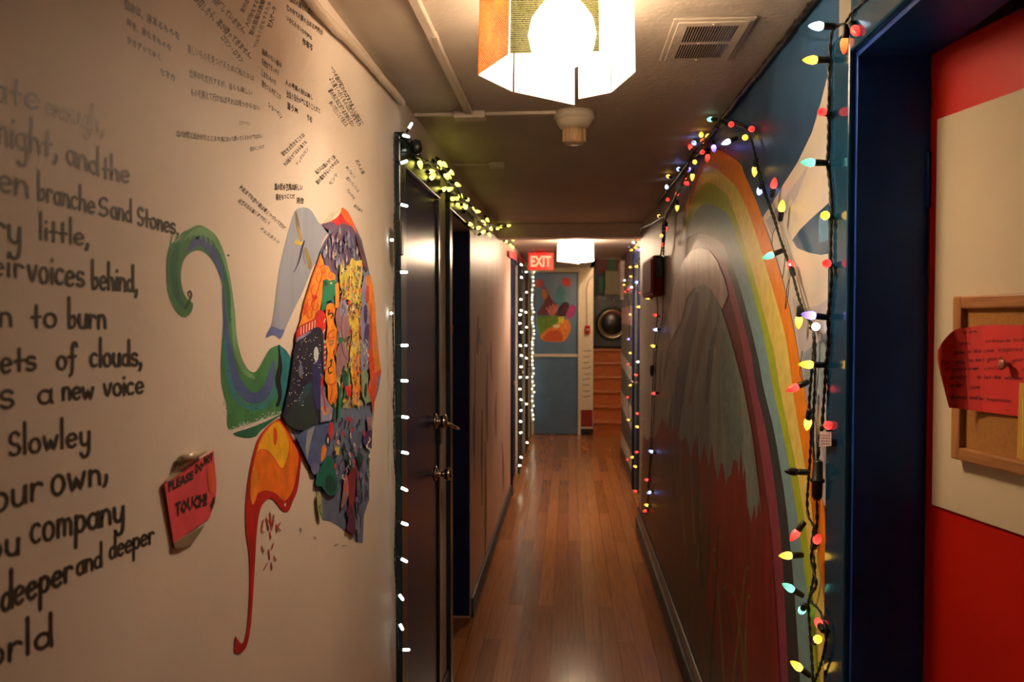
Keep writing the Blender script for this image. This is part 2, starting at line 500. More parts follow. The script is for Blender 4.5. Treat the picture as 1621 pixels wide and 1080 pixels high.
# stairs: six risers
st = MB(); RISE, RUN = 0.187, 0.25
for i in range(6):
    y0 = YEND - .02 + i * RUN
    st.box((.335, y0, 0 if i == 0 else i * RISE - .02), (.86, y0 + (RUN if i < 5 else 1.25), (i + 1) * RISE - .03))
    st.bbox((.335, y0 - .025, (i + 1) * RISE - .03), (.86, y0 + (RUN if i < 5 else 1.25), (i + 1) * RISE), .008)
S(st.build('staircase', M_STEP), 'short flight of orange varnished wooden steps at corridor end', 'stairs')

S(MB().bbox((XL, 6.0, 2.176), (XR, 6.14, HC), .004).box((XR, 6.05, 2.176), (XR2, 6.14, HC)).build('beam', mat('beam_paint', (.84, .75, .69), rough=.45, var=.05)), 'shallow painted beam crossing the ceiling before the far lamp', 'beam')

# ------------------------------------------------------------------ baseboards and trims
b = MB().bbox((XL, Y2B + .002, 0), (XL + .014, Y3A - .09, .105), .004)
b.bbox((XL, Y1B + .095, 0), (XL + .014, Y2A - .075, .105), .004)
S(b.build('baseboard_left', paint('slate_base', 52, 56, 66)), 'slate grey baseboard under the stained left wall panel', 'baseboard')
b = MB().bbox((XR - .026, 1.69, 0), (XR, 6.2, .115), .006)
br = S(b.build('baseboard_right', M_GREYBASE), 'worn grey baseboard under the rainbow wall', 'baseboard')
MB().bbox((XR - .016, 1.69, .115), (XR, 6.2, .185), .006).build('baseboard_cap', M_BLACK, br, 'black glossy upper strip')
b = MB().bbox((XR2 - .014, 6.2, 0), (XR2, 6.86, .1), .004); b.bbox((XR2 - .014, 7.80, 0), (XR2, 9.6, .1), .004)
S(b.build('baseboard_far', M_BLACK), 'black baseboard under the striped far right wall', 'baseboard')
b = MB().bbox((EX1 + .03, YEND - .014, 0), (.335, YEND, .09), .004)
S(b.build('baseboard_end', M_BLACK), 'short dark baseboard below the red painted end wall', 'baseboard')

# ------------------------------------------------------------------ doors
def casing(mb, side, ya, yb, top, wd=.09, th=.02, near=True, far=True, bev=.004, mi=0):
    x0 = XL if side < 0 else (XR if side == 1 else XR2)
    x1 = x0 + th if side < 0 else x0 - th
    if near: mb.bbox((x0, ya - wd, 0), (x1, ya, top), bev, mi)
    if far: mb.bbox((x0, yb, 0), (x1, yb + wd, top), bev, mi)
    mb.bbox((x0, ya - (wd if near else 0), top), (x1, yb + (wd if far else 0), top + wd), bev, mi)

def knob(mb, p, n, s=1.0, reach=.06):
    M = frame_m(p, n)
    mb.lathe([(.030 * s, 0), (.030 * s, .004), (.022 * s, .008), (.011 * s, .012), (.010 * s, reach - .03), (.020 * s, reach - .024),
              (.026 * s, reach - .012), (.024 * s, reach - .002), (.012 * s, reach + .003)], M, 20)

# first left door, closed, navy
d1 = thing('door_1', (XL, (Y1A + Y1B) / 2, 0), 'closed navy door outlined by small white bulbs, just past the mural', 'door', kind='structure')
m = MB(); casing(m, -1, Y1A, Y1B, TOP, far=False); m.bbox((XL, Y1B, 0), (XL + .012, Y1B + .03, TOP), .003)
m.build('casing', M_DARKTEAL, d1)
leaf = MB().bbox((XL - .035, Y1A + .003, .008), (XL + .004, Y1B - .003, TOP - .003), .003).build('door_leaf', M_NAVY, d1)
m = MB(); kp = at_x(691, 748, XL + .004); knob(m, (XL + .004, Y1B - .05, kp.z), (1, 0, 0), 1.0, .062); m.build('knob', M_CHROME, leaf, 'round chrome door knob')
m = MB(); kp = at_x(688, 668, XL + .004)
knob(m, (XL + .004, Y1B - .05, kp.z), (1, 0, 0), 1.05, .045)
m.tube([(XL + .05, Y1B - .05, kp.z - .005), (XL + .075, Y1B - .02, kp.z - .025), (XL + .082, Y1B + .045, kp.z - .04)], [.008, .007, .006], 8)
m.build('lock', M_CHROME, leaf, 'chrome lock with thumb turn')
m = MB().bbox((XL + .012, Y1B + .008, kp.z - .10), (XL + .016, Y1B + .055, kp.z - .005), .001); m.build('lock_plate', M_DARKMETAL, d1, 'dark metal lock plate')

# second left door, open into the dark room
d2 = thing('door_2', (XL, Y2B, 0), 'open navy doorway on the left leading into a dark room', 'door', kind='structure')
m = MB(); casing(m, -1, Y2A, Y2B, TOP, wd=.07, far=False); m.build('casing', M_DARKTEAL, d2)
lf = MB().bbox((XL - .005, Y2B - .006, .012), (XL - .80, Y2B + .03, TOP - .005), .003)
lf.build('door_leaf', M_MATTENAVY, d2)

def closed_door(name, side, ya, yb, top, ml, mc, label, wd=.06):
    x0 = XL if side < 0 else XR2
    s = 1 if side < 0 else -1
    d = thing(name, (x0, (ya + yb) / 2, 0), label, 'door', kind='structure')
    m = MB(); casing(m, side, ya, yb, top, wd=wd, th=.018); m.build('casing', mc, d)
    lf = MB().bbox((x0 - s * .06, ya + .002, .008), (x0 - s * .022, yb - .002, top - .002), .003).build('door_leaf', ml, d)
    m = MB(); knob(m, (x0 - s * .022, (ya if side < 0 else yb) + (.07 if side < 0 else -.07), 1.0), (s, 0, 0), .9, .055)
    m.build('knob', M_CHROME, lf)
    return d
closed_door('door_3', -1, Y3A, Y3B, 2.13, M_MATTENAVY, M_MATTENAVY, 'dark navy left door at the end of the stained panel wall')
closed_door('door_4', -1, Y4A, Y4B, 2.13, M_TEAL, M_DARKTEAL, 'dark teal left door between two white light strings')
closed_door('door_5', -1, Y5A, Y5B, 2.13, M_DARKTEAL, M_DARKTEAL, 'last dark left door, next to the blue end door')
closed_door('door_6', 2, 6.95, 7.70, 2.1, M_MATTENAVY, M_MATTENAVY, 'navy right door hung with coloured bulbs, beyond the rainbow wall', wd=.09)

# blue end door
BLUE = mat('end_door_blue', (.115, .21, .36), var=.1, vscale=5, rough=.3)
d7 = thing('door_7', ((EX0 + EX1) / 2, YEND, 0), 'blue end door with a painted fruit bowl on its upper panel', 'door', kind='structure')
zm = at_y(880, 563, YEND).z
MB().bbox((EX0 + .004, YEND + .02, .01), (EX1 - .004, YEND + .06, zm - .02), .003).build('lower_panel', BLUE, d7)
up = MB().bbox((EX0 + .004, YEND + .02, zm + .02), (EX1 - .004, YEND + .06, 2.21), .003).build('upper_panel', BLUE, d7)
MB().bbox((EX0 + .002, YEND + .005, zm - .02), (EX1 - .002, YEND + .06, zm + .02), .004).build('middle_rail', M_FARWALL, d7, 'cream rail between the panels')
m = MB(); m.bbox((EX0 - .04, YEND - .015, 0), (EX0, YEND + .02, 2.255), .003); m.bbox((EX1, YEND - .015, 0), (EX1 + .04, YEND + .02, 2.255), .003)
m.bbox((EX0, YEND - .015, 2.215), (EX1, YEND + .02, 2.255), .003); m.build('casing', M_FARWALL, d7)
m = MB(); m.lathe([(.014, 0), (.014, .01), (.008, .016)], frame_m(at_y(907, 582, YEND + .02), (0, -1, 0)), 12); m.build('lock', M_CHROME, d7)
cd = lambda pts: [(830 + x / 7.2, 430 + y / 7.2) for x, y in pts]
P = Paint(lambda px, py, l: at_y(px, py, YEND + .02 - l))
P.poly(cd([(345, 330), (385, 170), (410, 155), (460, 210), (480, 250), (450, 340), (400, 400), (360, 370)]), paint('fd_teal', 84, 140, 150), 3)
P.poly(cd([(430, 110), (455, 75), (500, 72), (528, 120), (505, 170), (470, 165), (440, 140)]), paint('fd_red', 214, 50, 36), 3)
P.poly(cd([(200, 190), (240, 175), (300, 300), (360, 380), (370, 500), (150, 500), (150, 460), (230, 350)]), paint('fd_plum', 110, 40, 52))
P.up().poly(cd([(120, 130), (150, 85), (200, 90), (220, 140), (190, 185), (140, 180)]), paint('fd_salmon', 190, 66, 56), 3)
P.poly(cd([(200, 210), (240, 200), (270, 260), (240, 320), (205, 300)]), paint('fd_amber', 186, 104, 40), 3)
P.poly(cd([(370, 500), (400, 400), (450, 350), (500, 355), (510, 400), (470, 510)]), paint('fd_maroon', 62, 14, 28), 2)
P.poly(cd([(470, 510), (520, 390), (560, 385), (590, 420), (560, 500), (510, 540)]), paint('fd_magenta', 168, 44, 96), 2)
for a in ((240, 400), (280, 380), (320, 360), (365, 370)):
    P.up(.0001).poly(cd([(290, 505), (a[0], a[1]), (a[0] + 30, a[1] + 20), (340, 505)]), paint('fd_pink', 214, 116, 96))
P.up().poly(cd([(150, 515), (395, 510), (470, 530), (300, 640), (180, 735), (160, 650)]), paint('fd_green', 110, 130, 38), 2)
P.up().poly(cd([(180, 735), (260, 660), (380, 590), (490, 540), (520, 600), (525, 680), (470, 770), (430, 800), (230, 795)]), paint('fd_orange', 226, 120, 44), 2)
P.up().poly(cd([(220, 760), (280, 680), (400, 670), (440, 740), (420, 790), (240, 790)]), paint('fd_deep', 206, 80, 36, vscale=60), 2)
P.poly(cd([(385, 515), (450, 515), (450, 590), (390, 590)]), paint('fd_yellow', 220, 180, 50))
P.up().poly(cd([(330, 610), (400, 605), (390, 645), (335, 640)]), paint('fd_cream', 240, 200, 140), 2)
P.build('painted_bowl', up, 'painted orange slices in a green bowl')

# end wall: painted red foot, pencilled notes
P = Paint(lambda px, py, l: at_y(px, py, YEND - l))
P.poly([(918, 649), (938, 649), (938, 676), (918, 676)], paint('wall_foot_red', 130, 22, 18))
for k in range(9):
    y = 556 + k * 9
    P.ribbon([(922 + random.uniform(0, 3), y), (928, y + random.uniform(-1, 1)), (935 + random.uniform(-3, 1), y + random.uniform(-2, 1))], 1.4, M_INK2)
P.build('pencilled_notes', WE)

# red door standing open on the right
HG = Vector((XR + .122, 1.560, 0)); ang = math.radians(12.7)
DD = Vector((math.sin(ang), -math.cos(ang), 0)); DN = Vector((-math.cos(ang), -math.sin(ang), 0))
MD = Matrix(((DD.x, DN.x, 0, HG.x), (DD.y, DN.y, 0, HG.y), (0, 0, 1, 0), (0, 0, 0, 1)))   # (along, out, up)
def dpt(px, py, off): return at_plane(px, py, HG + DN * off, DN)
def dloc(px, py, off):
    q = dpt(px, py, off) - HG; return q.dot(DD), q.z
d8 = thing('door_8', (XR, 1.6, 0), 'red door with navy frame standing ajar on the right', 'door', kind='structure')
m = MB(); m.bbox((XR - .018, 1.565, 0), (XR, 1.682, 2.135), .005)
m.bbox((XR - .018, .58, 2.085), (XR, 1.565, 2.20), .005)
m.bbox((XR - .018, .58, 0), (XR, .70, 2.085), .005)
m.build('casing', M_TEAL, d8)
m = MB(); m.bbox((XR - .006, 1.555, 0), (XR + .122, 1.5655, 2.085), .001); m.bbox((XR - .006, .70, 2.075), (XR + .13, 1.56, 2.086), .001); m.bbox((XR - .006, .70, 0), (XR + .122, .71, 2.085), .001)
m.build('jamb', M_JAMB, d8)
dtop = dpt(1452, 92, 0).z
MB().bbox((.004, -.04, .01), (.80, 0, dtop), .004, 0, MD).build('door_leaf', M_RED, d8)
m = MB(); m.bbox((-.002, -.03, .25), (.01, .006, .35), .002, 0, MD); m.bbox((-.002, -.03, 1.8), (.01, .006, 1.9), .002, 0, MD); m.build('hinge', M_JAMB, d8)
# room behind the red door, so that no outside shows through the gap
w = MB(); w.box((1.15, .2, 0), (1.2, 2.2, HC)); w.box((XR + .122, 2.1, 0), (1.2, 2.2, HC)); w.box((XR + .122, .15, 0), (1.2, .2, HC)); w.box((.9, .15, HC), (1.2, 2.2, HC + .1))
S(w.build('wall_side_room', M_FARWALL), 'wall of the dark room behind the red door', 'wall')

# ------------------------------------------------------------------ things on the red door
s0, za = dloc(1485, 189, .002); s1, zb = dloc(1485, 802, .002)
ps = thing('poster_board', tuple(HG + DD * .4 + Vector((0, 0, zb))), 'large blank cream poster board fixed to the red door', 'board')
MB().bbox((s0, .0005, zb), (.77, .004, za), .001, 0, MD).build('sheet', mat('poster_card', (0.60, 0.51, 0.34), rough=.7, var=.04, vscale=4), ps)
OFF = .004
sa, zt = dloc(1509.5, 469, OFF + .016); _, zbm = dloc(1507, 726, OFF + .016)
si, zti = dloc(1523, 489, OFF + .016); _, zbi = dloc(1521, 708, OFF + .016)
fw = abs(si - sa); CW = .46
cb = thing('cork_board', tuple(HG + DD * (sa + CW / 2) + DN * OFF + Vector((0, 0, zbm))), 'oak framed cork notice board hanging on the cream poster board', 'board')
MB().bbox((sa, OFF, zbm), (sa + fw, OFF + .018, zt), .003, 0, MD).build('frame_stile', M_OAK, cb)
MB().bbox((sa + CW - fw, OFF, zbm), (sa + CW, OFF + .018, zt), .003, 0, MD).build('frame_stile', M_OAK, cb)
MB().bbox((sa + fw * .9, OFF, zt - fw), (sa + CW - fw * .9, OFF + .0178, zt), .003, 0, MD).build('frame_rail', M_OAKH, cb)
MB().bbox((sa + fw * .9, OFF, zbm), (sa + CW - fw * .9, OFF + .0178, zbm + fw), .003, 0, MD).build('frame_rail', M_OAKH, cb)
MB().bbox((sa + fw * .5, OFF + .001, zbm + fw * .5), (sa + CW - fw * .5, OFF + .008, zt - fw * .5), .001, 0, MD).build('cork_sheet', M_CORK, cb)
m = MB(); q = dpt(1527, 491, OFF + .009); m.lathe([(.003, 0), (.003, .004), (.001, .005)], frame_m(q, DN), 10); m.build('corner_screw', M_DARKMETAL, cb)

cr = lambda pts: [(1480 + x / 4.4965, 500 + y / 4.4965) for x, y in pts]
LIFT = [(1480, .058), (1490, .052), (1510, .034), (1532, .020), (1555, .0135), (1600, .0115), (1700, .0105)]
def nlift(px):
    for (a, la), (b_, lb) in zip(LIFT, LIFT[1:]):
        if px <= b_:
            t = max(0, (px - a) / (b_ - a)); return la + (lb - la) * t
    return LIFT[-1][1]
def npt(px, py, l): return dpt(px, py, OFF + nlift(px) + l)
cols = [[(20, 245), (21, 330), (58, 490), (100, 655)]]
for tx, ty, bx, by in ((60, 178, 135, 658), (135, 105, 190, 664), (220, 85, 270, 675), (330, 70, 370, 687), (420, 66, 470, 700), (520, 66, 570, 713), (640, 66, 660, 722), (760, 70, 770, 735)):
    cols.append([(tx + (bx - tx) * k / 3, ty + (by - ty) * k / 3) for k in range(4)])
cols = [smooth_path(cc, 4) for cc in cols]; cols = [list(r_) for r_ in zip(*[smooth_path(list(r_), 3) for r_ in zip(*cols)])]
nr = len(cols[0]); vs = []; fs = []
for lift in (0, .0006):
    for cc in cols:
        for p in cr(cc): vs.append(npt(p[0], p[1], lift))
nc = len(cols); N = nr * nc
for L in (0, N):
    for i in range(nc - 1):
        for j in range(nr - 1): fs.append((L + i * nr + j, L + i * nr + j + 1, L + (i + 1) * nr + j + 1, L + (i + 1) * nr + j))
edge = [i * nr for i in range(nc)] + [(nc - 1) * nr + j for j in range(1, nr)] + [i * nr + nr - 1 for i in range(nc - 2, -1, -1)] + list(range(nr - 2, 0, -1))
for a, b_ in zip(edge, edge[1:] + edge[:1]): fs.append((a, b_, b_ + N, a + N))
rn = thing('red_note', tuple(npt(1560, 640, 0)), 'curled red handwritten note pinned across the cork board', 'note')
m = MB(); m.add(vs, fs, 0, False); m.build('paper', mat('red_paper', (0.62, 0.028, 0.022), rough=.55, var=.06), rn)
P = Paint(npt); P.lift = .0009
for wds, hh in (([('learn', 190, 128, 300, 122)], 20), ([('love,', 170, 210, 260, 200), ('or', 360, 192, 400, 190), ('how', 415, 190, 490, 188), ('to', 505, 188, 535, 186), ('live', 560, 186, 640, 180)], 20),
                ([('show', 130, 275, 210, 270), ('it', 235, 270, 255, 268), ('the', 275, 266, 330, 262), ('one', 350, 262, 420, 258), ('inspired', 450, 256, 620, 250)], 22),
                ([('for', 45, 345, 110, 340), ('you,', 140, 340, 210, 335), ('to', 240, 330, 270, 328), ('see', 290, 326, 350, 322), ('your', 370, 320, 440, 316), ('to', 460, 312, 485, 310), ('your', 545, 326, 630, 322)], 20),
                ([('if', 70, 392, 100, 390), ('your', 120, 390, 200, 388), ('inner', 215, 388, 310, 386), ('child', 350, 388, 470, 386), ('o', 610, 396, 634, 394)], 20),
                ([('and', 110, 452, 190, 450), ('in', 200, 450, 230, 450), ('to', 300, 450, 330, 450), ('let', 350, 450, 400, 450), ('the', 420, 450, 470, 450), ('wonder', 495, 452, 630, 458)], 22),
                ([('under', 105, 510, 200, 508), ('love', 240, 522, 320, 520)], 22),
                ([('thanks'.replace('k', 'c'), 110, 590, 225, 592), ('and', 250, 594, 300, 596), ('be', 315, 598, 345, 600), ('inspiration', 370, 604, 540, 618)], 20)):
    for wd, x0, y0, x1, y1 in wds:
        (a, b_), (c_, d_) = cr([(x0, y0), (x1, y1)])
        write(P, wd, a, b_, c_, d_, hh / 4.4965 * .8, hh / 4.4965 * .8, .8, M_NOTEINK, .6)
(a, b_), (c_, d_) = cr([(505, 675), (530, 675)]); P.ribbon([(a, b_), (c_, d_)], .9, M_NOTEINK)
P.build('pen_writing', rn)
pc = npt(1597, 577, .001)
pp = thing('push_pin', tuple(pc), 'dull pink push pin holding the red note to the cork', 'push pin')
MB().lathe([(.004, 0), (.0035, .002), (.0042, .008), (.0078, .010), (.0082, .012), (.006, .0142), (.001, .015)], frame_m(pc, DN), 18).build('pin_head', mat('pin_plastic', (.42, .15, .09), rough=.3), pp)
yn = thing('yellow_note', tuple(dpt(1612, 726, .03)), 'narrow yellow paper slip over the red note corner', 'note')
m = MB(); pts = [dpt(x, y, OFF + .0195) for x, y in ((1613.5, 606), (1660, 612), (1660, 745), (1609.5, 725))]
m.slab(pts, -DN * .001); m.build('paper', mat('yellow_paper', (.62, .36, .05), rough=.6, var=.05), yn)
P = Paint(lambda px, py, l: dpt(px, py, OFF + .0195 + l)); P.ribbon([(1619, 630), (1619, 708)], 1.2, paint('yellow_line', 250, 220, 90)); P.build('slip_line', yn)

# ------------------------------------------------------------------ ceiling fittings
def paper_lamp(cx, cy, label, power, panels):
    t = thing('ceiling_lamp', (cx, cy, HC), label, 'lamp', 'paper shade ceiling lamps')
    ring = [(-.158, -.02), (-.085, -.15), (.086, -.15), (.158, -.02), (.118, .13), (.040, .185), (-.096, .11)]
    zt, zb = HC - .012, 2.092
    n = len(ring)
    for k in range(n):
        a = Vector((cx + ring[k][0], cy + ring[k][1], 0)); b_ = Vector((cx + ring[(k + 1) % n][0], cy + ring[(k + 1) % n][1], 0))
        g = .004 if k != 4 else .009
        d = (b_ - a).normalized(); a = a + d * .001; b_ = b_ - d * g
        nrm = Vector((d.y, -d.x, 0))
        drop = .012 if k == 5 else 0
        c0 = Vector((cx, cy, 0)); tin = .97
        at_, bt = c0 + (a - c0) * tin, c0 + (b_ - c0) * tin
        poly = [a + Vector((0, 0, zb - drop)), b_ + Vector((0, 0, zb)), bt + Vector((0, 0, zt)), at_ + Vector((0, 0, zt))]
        m = MB(); m.slab(poly, nrm * .0012)
        m.build('shade_panel', panels[k], t, {0: 'orange drawn paper panel', 1: 'green drawn paper panel'}.get(k) if panels[k] is not M_PAPER else None)
    m = MB(); m.lathe([(.075, 0), (.075, -.012), (.05, -.020), (.03, -.024), (.03, -.045)], Matrix.Translation((cx, cy, HC)), 24); m.build('ceiling_rose', M_PLASTIC, t)
    m = MB(); m.lathe([(.03, .072), (.048, .052), (.064, .028), (.070, 0), (.064, -.030), (.046, -.053), (.024, -.066), (.003, -.070)], Matrix.Translation((cx + .012, cy, HC - .104)), 24)
    m.build('bulb', mat('glowing_bulb', (1, 1, 1), emit=WARM, estr=power), t, 'round glowing bulb')
    return t
def paper_mat(name, col, col2=None, scale=1, kind=None, clear=.13):
    m = bpy.data.materials.new(name); m.use_nodes = True; nt = m.node_tree
    nt.nodes.remove(nt.nodes['Principled BSDF']); out = nt.nodes['Material Output']
    df = nt.nodes.new('ShaderNodeBsdfDiffuse'); tr = nt.nodes.new('ShaderNodeBsdfTranslucent'); mx = nt.nodes.new('ShaderNodeMixShader')
    mx.inputs[0].default_value = .72
    for s_ in (df, tr): s_.inputs['Color'].default_value = (*col, 1)
    if col2:
        tc = nt.nodes.new('ShaderNodeTexCoord'); mp = nt.nodes.new('ShaderNodeMapping'); nt.links.new(tc.outputs['Object'], mp.inputs['Vector'])
        mp.inputs['Rotation'].default_value = (0, .5 if kind == 'slant' else 0, 0)
        wv = nt.nodes.new('ShaderNodeTexWave'); wv.bands_direction = 'Z'; wv.inputs['Scale'].default_value = scale; wv.inputs['Distortion'].default_value = 3; wv.inputs['Detail'].default_value = 3; wv.inputs['Detail Scale'].default_value = 6
        nt.links.new(mp.outputs['Vector'], wv.inputs['Vector'])
        ns = nt.nodes.new('ShaderNodeTexNoise'); ns.inputs['Scale'].default_value = 22; nt.links.new(mp.outputs['Vector'], ns.inputs['Vector'])
        ad = nt.nodes.new('ShaderNodeMath'); ad.operation = 'MULTIPLY_ADD'; ad.inputs[1].default_value = .5
        nt.links.new(wv.outputs['Fac'], ad.inputs[0]); 
        m2 = nt.nodes.new('ShaderNodeMath'); m2.operation = 'MULTIPLY'; m2.inputs[1].default_value = .5
        nt.links.new(ns.outputs['Fac'], m2.inputs[0]); nt.links.new(m2.outputs[0], ad.inputs[2])
        r = nt.nodes.new('ShaderNodeValToRGB'); r.color_ramp.elements[0].color = (*col, 1); r.color_ramp.elements[1].color = (*col2, 1)
        r.color_ramp.elements[0].position = .3; r.color_ramp.elements[1].position = .62
        nt.links.new(ad.outputs[0], r.inputs[0])
        for s_ in (df, tr): nt.links.new(r.outputs[0], s_.inputs['Color'])
    nt.links.new(df.outputs[0], mx.inputs[1]); nt.links.new(tr.outputs[0], mx.inputs[2]); tp = nt.nodes.new('ShaderNodeBsdfTransparent'); m3 = nt.nodes.new('ShaderNodeMixShader'); m3.inputs[0].default_value = clear
    nt.links.new(mx.outputs[0], m3.inputs[1]); nt.links.new(tp.outputs[0], m3.inputs[2]); nt.links.new(m3.outputs[0], out.inputs[0])
    return m
M_PAPER = paper_mat('white_paper', (.93, .91, .86), clear=.32)
M_OPAPER = paper_mat('orange_drawn_paper', (.11, .018, .002), (.32, .125, .020), 62, 'slant')
M_GPAPER = paper_mat('green_drawn_paper', (.010, .014, .006), (.14, .145, .055), 80)
M_FILL_GLOBE = mat('glowing_bulb', (1, 1, 1), emit=(1.0, .74, .48), estr=30)
paper_lamp(-.026, 1.70, 'near paper ceiling lamp with orange and green drawings on it', LAMP_POWER, [M_OPAPER, M_GPAPER] + [M_PAPER] * 5)
q = at_z(911, 379, HC)
paper_lamp(.06, 7.25, 'small white paper ceiling lamp beside the red exit sign', FAR_LAMP_POWER, [paper_mat('thin_white_paper', (.93, .91, .86), clear=.45)] * 7)

t = thing('smoke_detector', tuple(at_z(909, 178, HC)), 'ivory round fire detector mounted on the ceiling behind the near lamp', 'smoke detector')
cx, cy, _ = t.location; T = Matrix.Translation((cx, cy, HC))
MB().lathe([(.069, 0), (.069, -.022), (.064, -.026), (.058, -.030), (.056, -.04), (.045, -.052), (.034, -.055)], T, 32).build('base', M_PLASTIC, t)
m = MB(); m.lathe([(.036, -.05), (.036, -.098), (.030, -.104), (.01, -.106)], T, 28)
for k in range(14):
    a = 2 * PI * k / 14; R = T @ Matrix.Rotation(a, 4, 'Z')
    m.bbox((.034, -.003, -.098), (.039, .003, -.056), .001, 0, R)
m.build('sensor', mat('aged_plastic', (.56, .38, .20), rough=.4, var=.06), t, 'yellowed ribbed sensor')

ya, yb = at_z(1110, 92, HC).y, at_z(1120, 26, HC).y
xa = at_z(1045, 89, HC).x; xb = at_z(1158, 91, HC).x
yv0, yv1 = min(ya, yb), max(ya, yb)
t = thing('ceiling_vent', ((xa + xb) / 2, (ya + yb) / 2, HC), 'square louvred ceiling vent right of the near lamp', 'vent')
m = MB(); m.bbox((xa, yv0, HC - .006), (xb, yv1, HC), .003)
bar = .012
m.bbox((xa + bar, yv0 + bar, HC - .010), (xb - bar, yv1 - bar, HC - .0055), .002); m.build('plate', M_CEIL, t)
ns = 19; x0, x1 = xa + .034, xb - .034
ym = (yv0 + yv1) / 2
for ra, rb in ((yv0 + .036, ym - .010), (ym + .010, yv1 - .036)):
    m = MB()
    for k in range(ns):
        x = x0 + (x1 - x0) * (k + .5) / ns; hw = (x1 - x0) / ns * .24; m.box((x - hw, ra, HC - .0108), (x + hw, rb, HC - .0098))
    m.build('slots', M_BLACK, t, 'row of narrow dark slots')
for sx, sy in ((.5, .93), (.5, .07), (.42, .5)):
    MB().lathe([(.004, 0), (.004, -.002), (.002, -.003)], Matrix.Translation((xa + (xb - xa) * sx, yv0 + (yv1 - yv0) * sy, HC - .0098)), 10).build('screw', M_PLASTIC, t)

t = thing('surface_conduit', (-.34, 2.73, HC), 'painted surface conduit crossing the ceiling to the smoke detector', 'conduit')
M_COND = mat('painted_conduit', (.56, .48, .40), rough=.4, var=.05)
ycon = at_z(745, 178, HC).y; xcon = at_z(744, 178, HC).x
MB().bbox((xcon - .012, .3, HC - .014), (xcon + .012, ycon, HC), .003).build('conduit_run', M_COND, t)
MB().bbox((XL + .002, ycon - .008, HC - .012), (xcon, ycon + .008, HC), .003).build('conduit_run', M_COND, t)
MB().bbox((xcon, ycon - .008, HC - .012), (cx - .06, ycon + .008, HC), .003).build('conduit_run', M_COND, t)
MB().bbox((xcon - .052, ycon - .03, HC - .024), (xcon + .052, ycon + .03, HC), .004).build('junction_box', M_COND, t)
MB().bbox((xcon + .0, ycon - .78, HC - .016), (xcon + .014, ycon - .74, HC), .002).build('clip', M_COND, t)
q = at_z(787, 258, HC)
t = thing('junction_box', (q.x, q.y, HC), 'small painted junction box on the ceiling past the detector', 'junction box')
MB().bbox((q.x - .035, q.y - .03, HC - .022), (q.x + .035, q.y + .03, HC), .004).build('cover', M_COND, t)
MB().bbox((XL + .002, q.y - .006, HC - .010), (q.x - .035, q.y + .006, HC), .003).build('conduit_run', M_COND, t)

# corner cables
def corner_cable(name, pts, r, m, label, wob=.003):
    pts = smooth_path([tuple(p) for p in pts], 8)
    pts = [(p[0] + random.uniform(-wob, wob) * .4, p[1], p[2] + random.uniform(-wob, wob) * .4) for p in pts]
    o = MB().tube(pts, r, 8).build(name, m); return tag(o, label, 'cable')
pts = []
for px, py in ((440, -60), (488, -5), (510, 24), (549, 62), (580, 95), (610, 130), (637, 162)):
    p = at_x(px, py, XL + .016); pts.append((p.x, p.y, min(p.z, HC - .014)))
corner_cable('white_cable', pts, .011, mat('painted_cable', (.60, .50, .40), rough=.4, var=.06), 'thick cream painted cable sagging along the left ceiling corner')
pts = []
for px, py in ((1320, -40), (1292, -2), (1266, 28), (1230, 78), (1194, 124), (1160, 165), (1138, 192), (1090, 250), (1040, 315)):
    p = at_x(px, py, XR - .012); pts.append((p.x, p.y, min(p.z, HC - .008)))
corner_cable('black_cable', pts, .0075, M_BLACK, 'thin black cable along the right ceiling corner', .006)

# exit sign
q = at_z(856, 401, HC)
EY = 8.45
t = thing('exit_sign', (at_y(856, 401, EY).x, EY, HC), 'lit red exit sign hanging from the ceiling by the far lamp', 'sign')
a, b_ = at_y(836, 400, EY), at_y(876.5, 427.5, EY)
zt = min(a.z, HC - .001)
MB().bbox((a.x, EY, b_.z), (b_.x, EY + .05, zt), .004).build('housing', mat('exit_red', (.55, .02, .012), rough=.3, emit=(1, .035, .02), estr=.55), t)
vs, fs = glyph_mesh('EXIT', 3, .035)
xs = [v[0] for v in vs]; ys = [v[1] for v in vs]
m = MB(); WW = (b_.x - a.x) * .80; HH = (zt - b_.z) * .62; ox = a.x + (b_.x - a.x) * .10; oz = b_.z + (zt - b_.z) * .19
m.add([Vector((ox + (x - min(xs)) / (max(xs) - min(xs)) * WW, EY - .002, oz + (y - min(ys)) / (max(ys) - min(ys)) * HH)) for x, y in vs], fs)
m.build('letters', mat('exit_letters', (.9, .3, .2), emit=(1.0, .30, .16), estr=1.6), t, 'glowing EXIT lettering')
MB().bbox((a.x + .08, EY + .01, zt - .002), (b_.x - .08, EY + .04, HC), .001).build('mount', M_RED, t)

# fire alarm and its conduit on the end wall
q = at_y(930, 522, YEND)
t = thing('fire_alarm', tuple(q), 'small red fire alarm call point on the end wall column', 'fire alarm')
MB().bbox((q.x - .035, YEND - .04, q.z - .055), (q.x + .035, YEND, q.z + .055), .01).build('housing', M_RED, t)
m = MB(); m.bbox((q.x - .02, YEND - .046, q.z - .012), (q.x + .02, YEND - .038, q.z + .012), .003); m.build('pull_bar', paint('alarm_white', 200, 150, 130), t)
pts = [at_y(x, y, YEND - .010) for x, y in ((929, 515), (929, 480), (929, 455), (932, 445), (938, 437))]
m = MB().tube(smooth_path([tuple(p) for p in pts], 6), .005, 8); m.build('conduit', mat('tan_conduit', (.36, .27, .19), rough=.5), t)

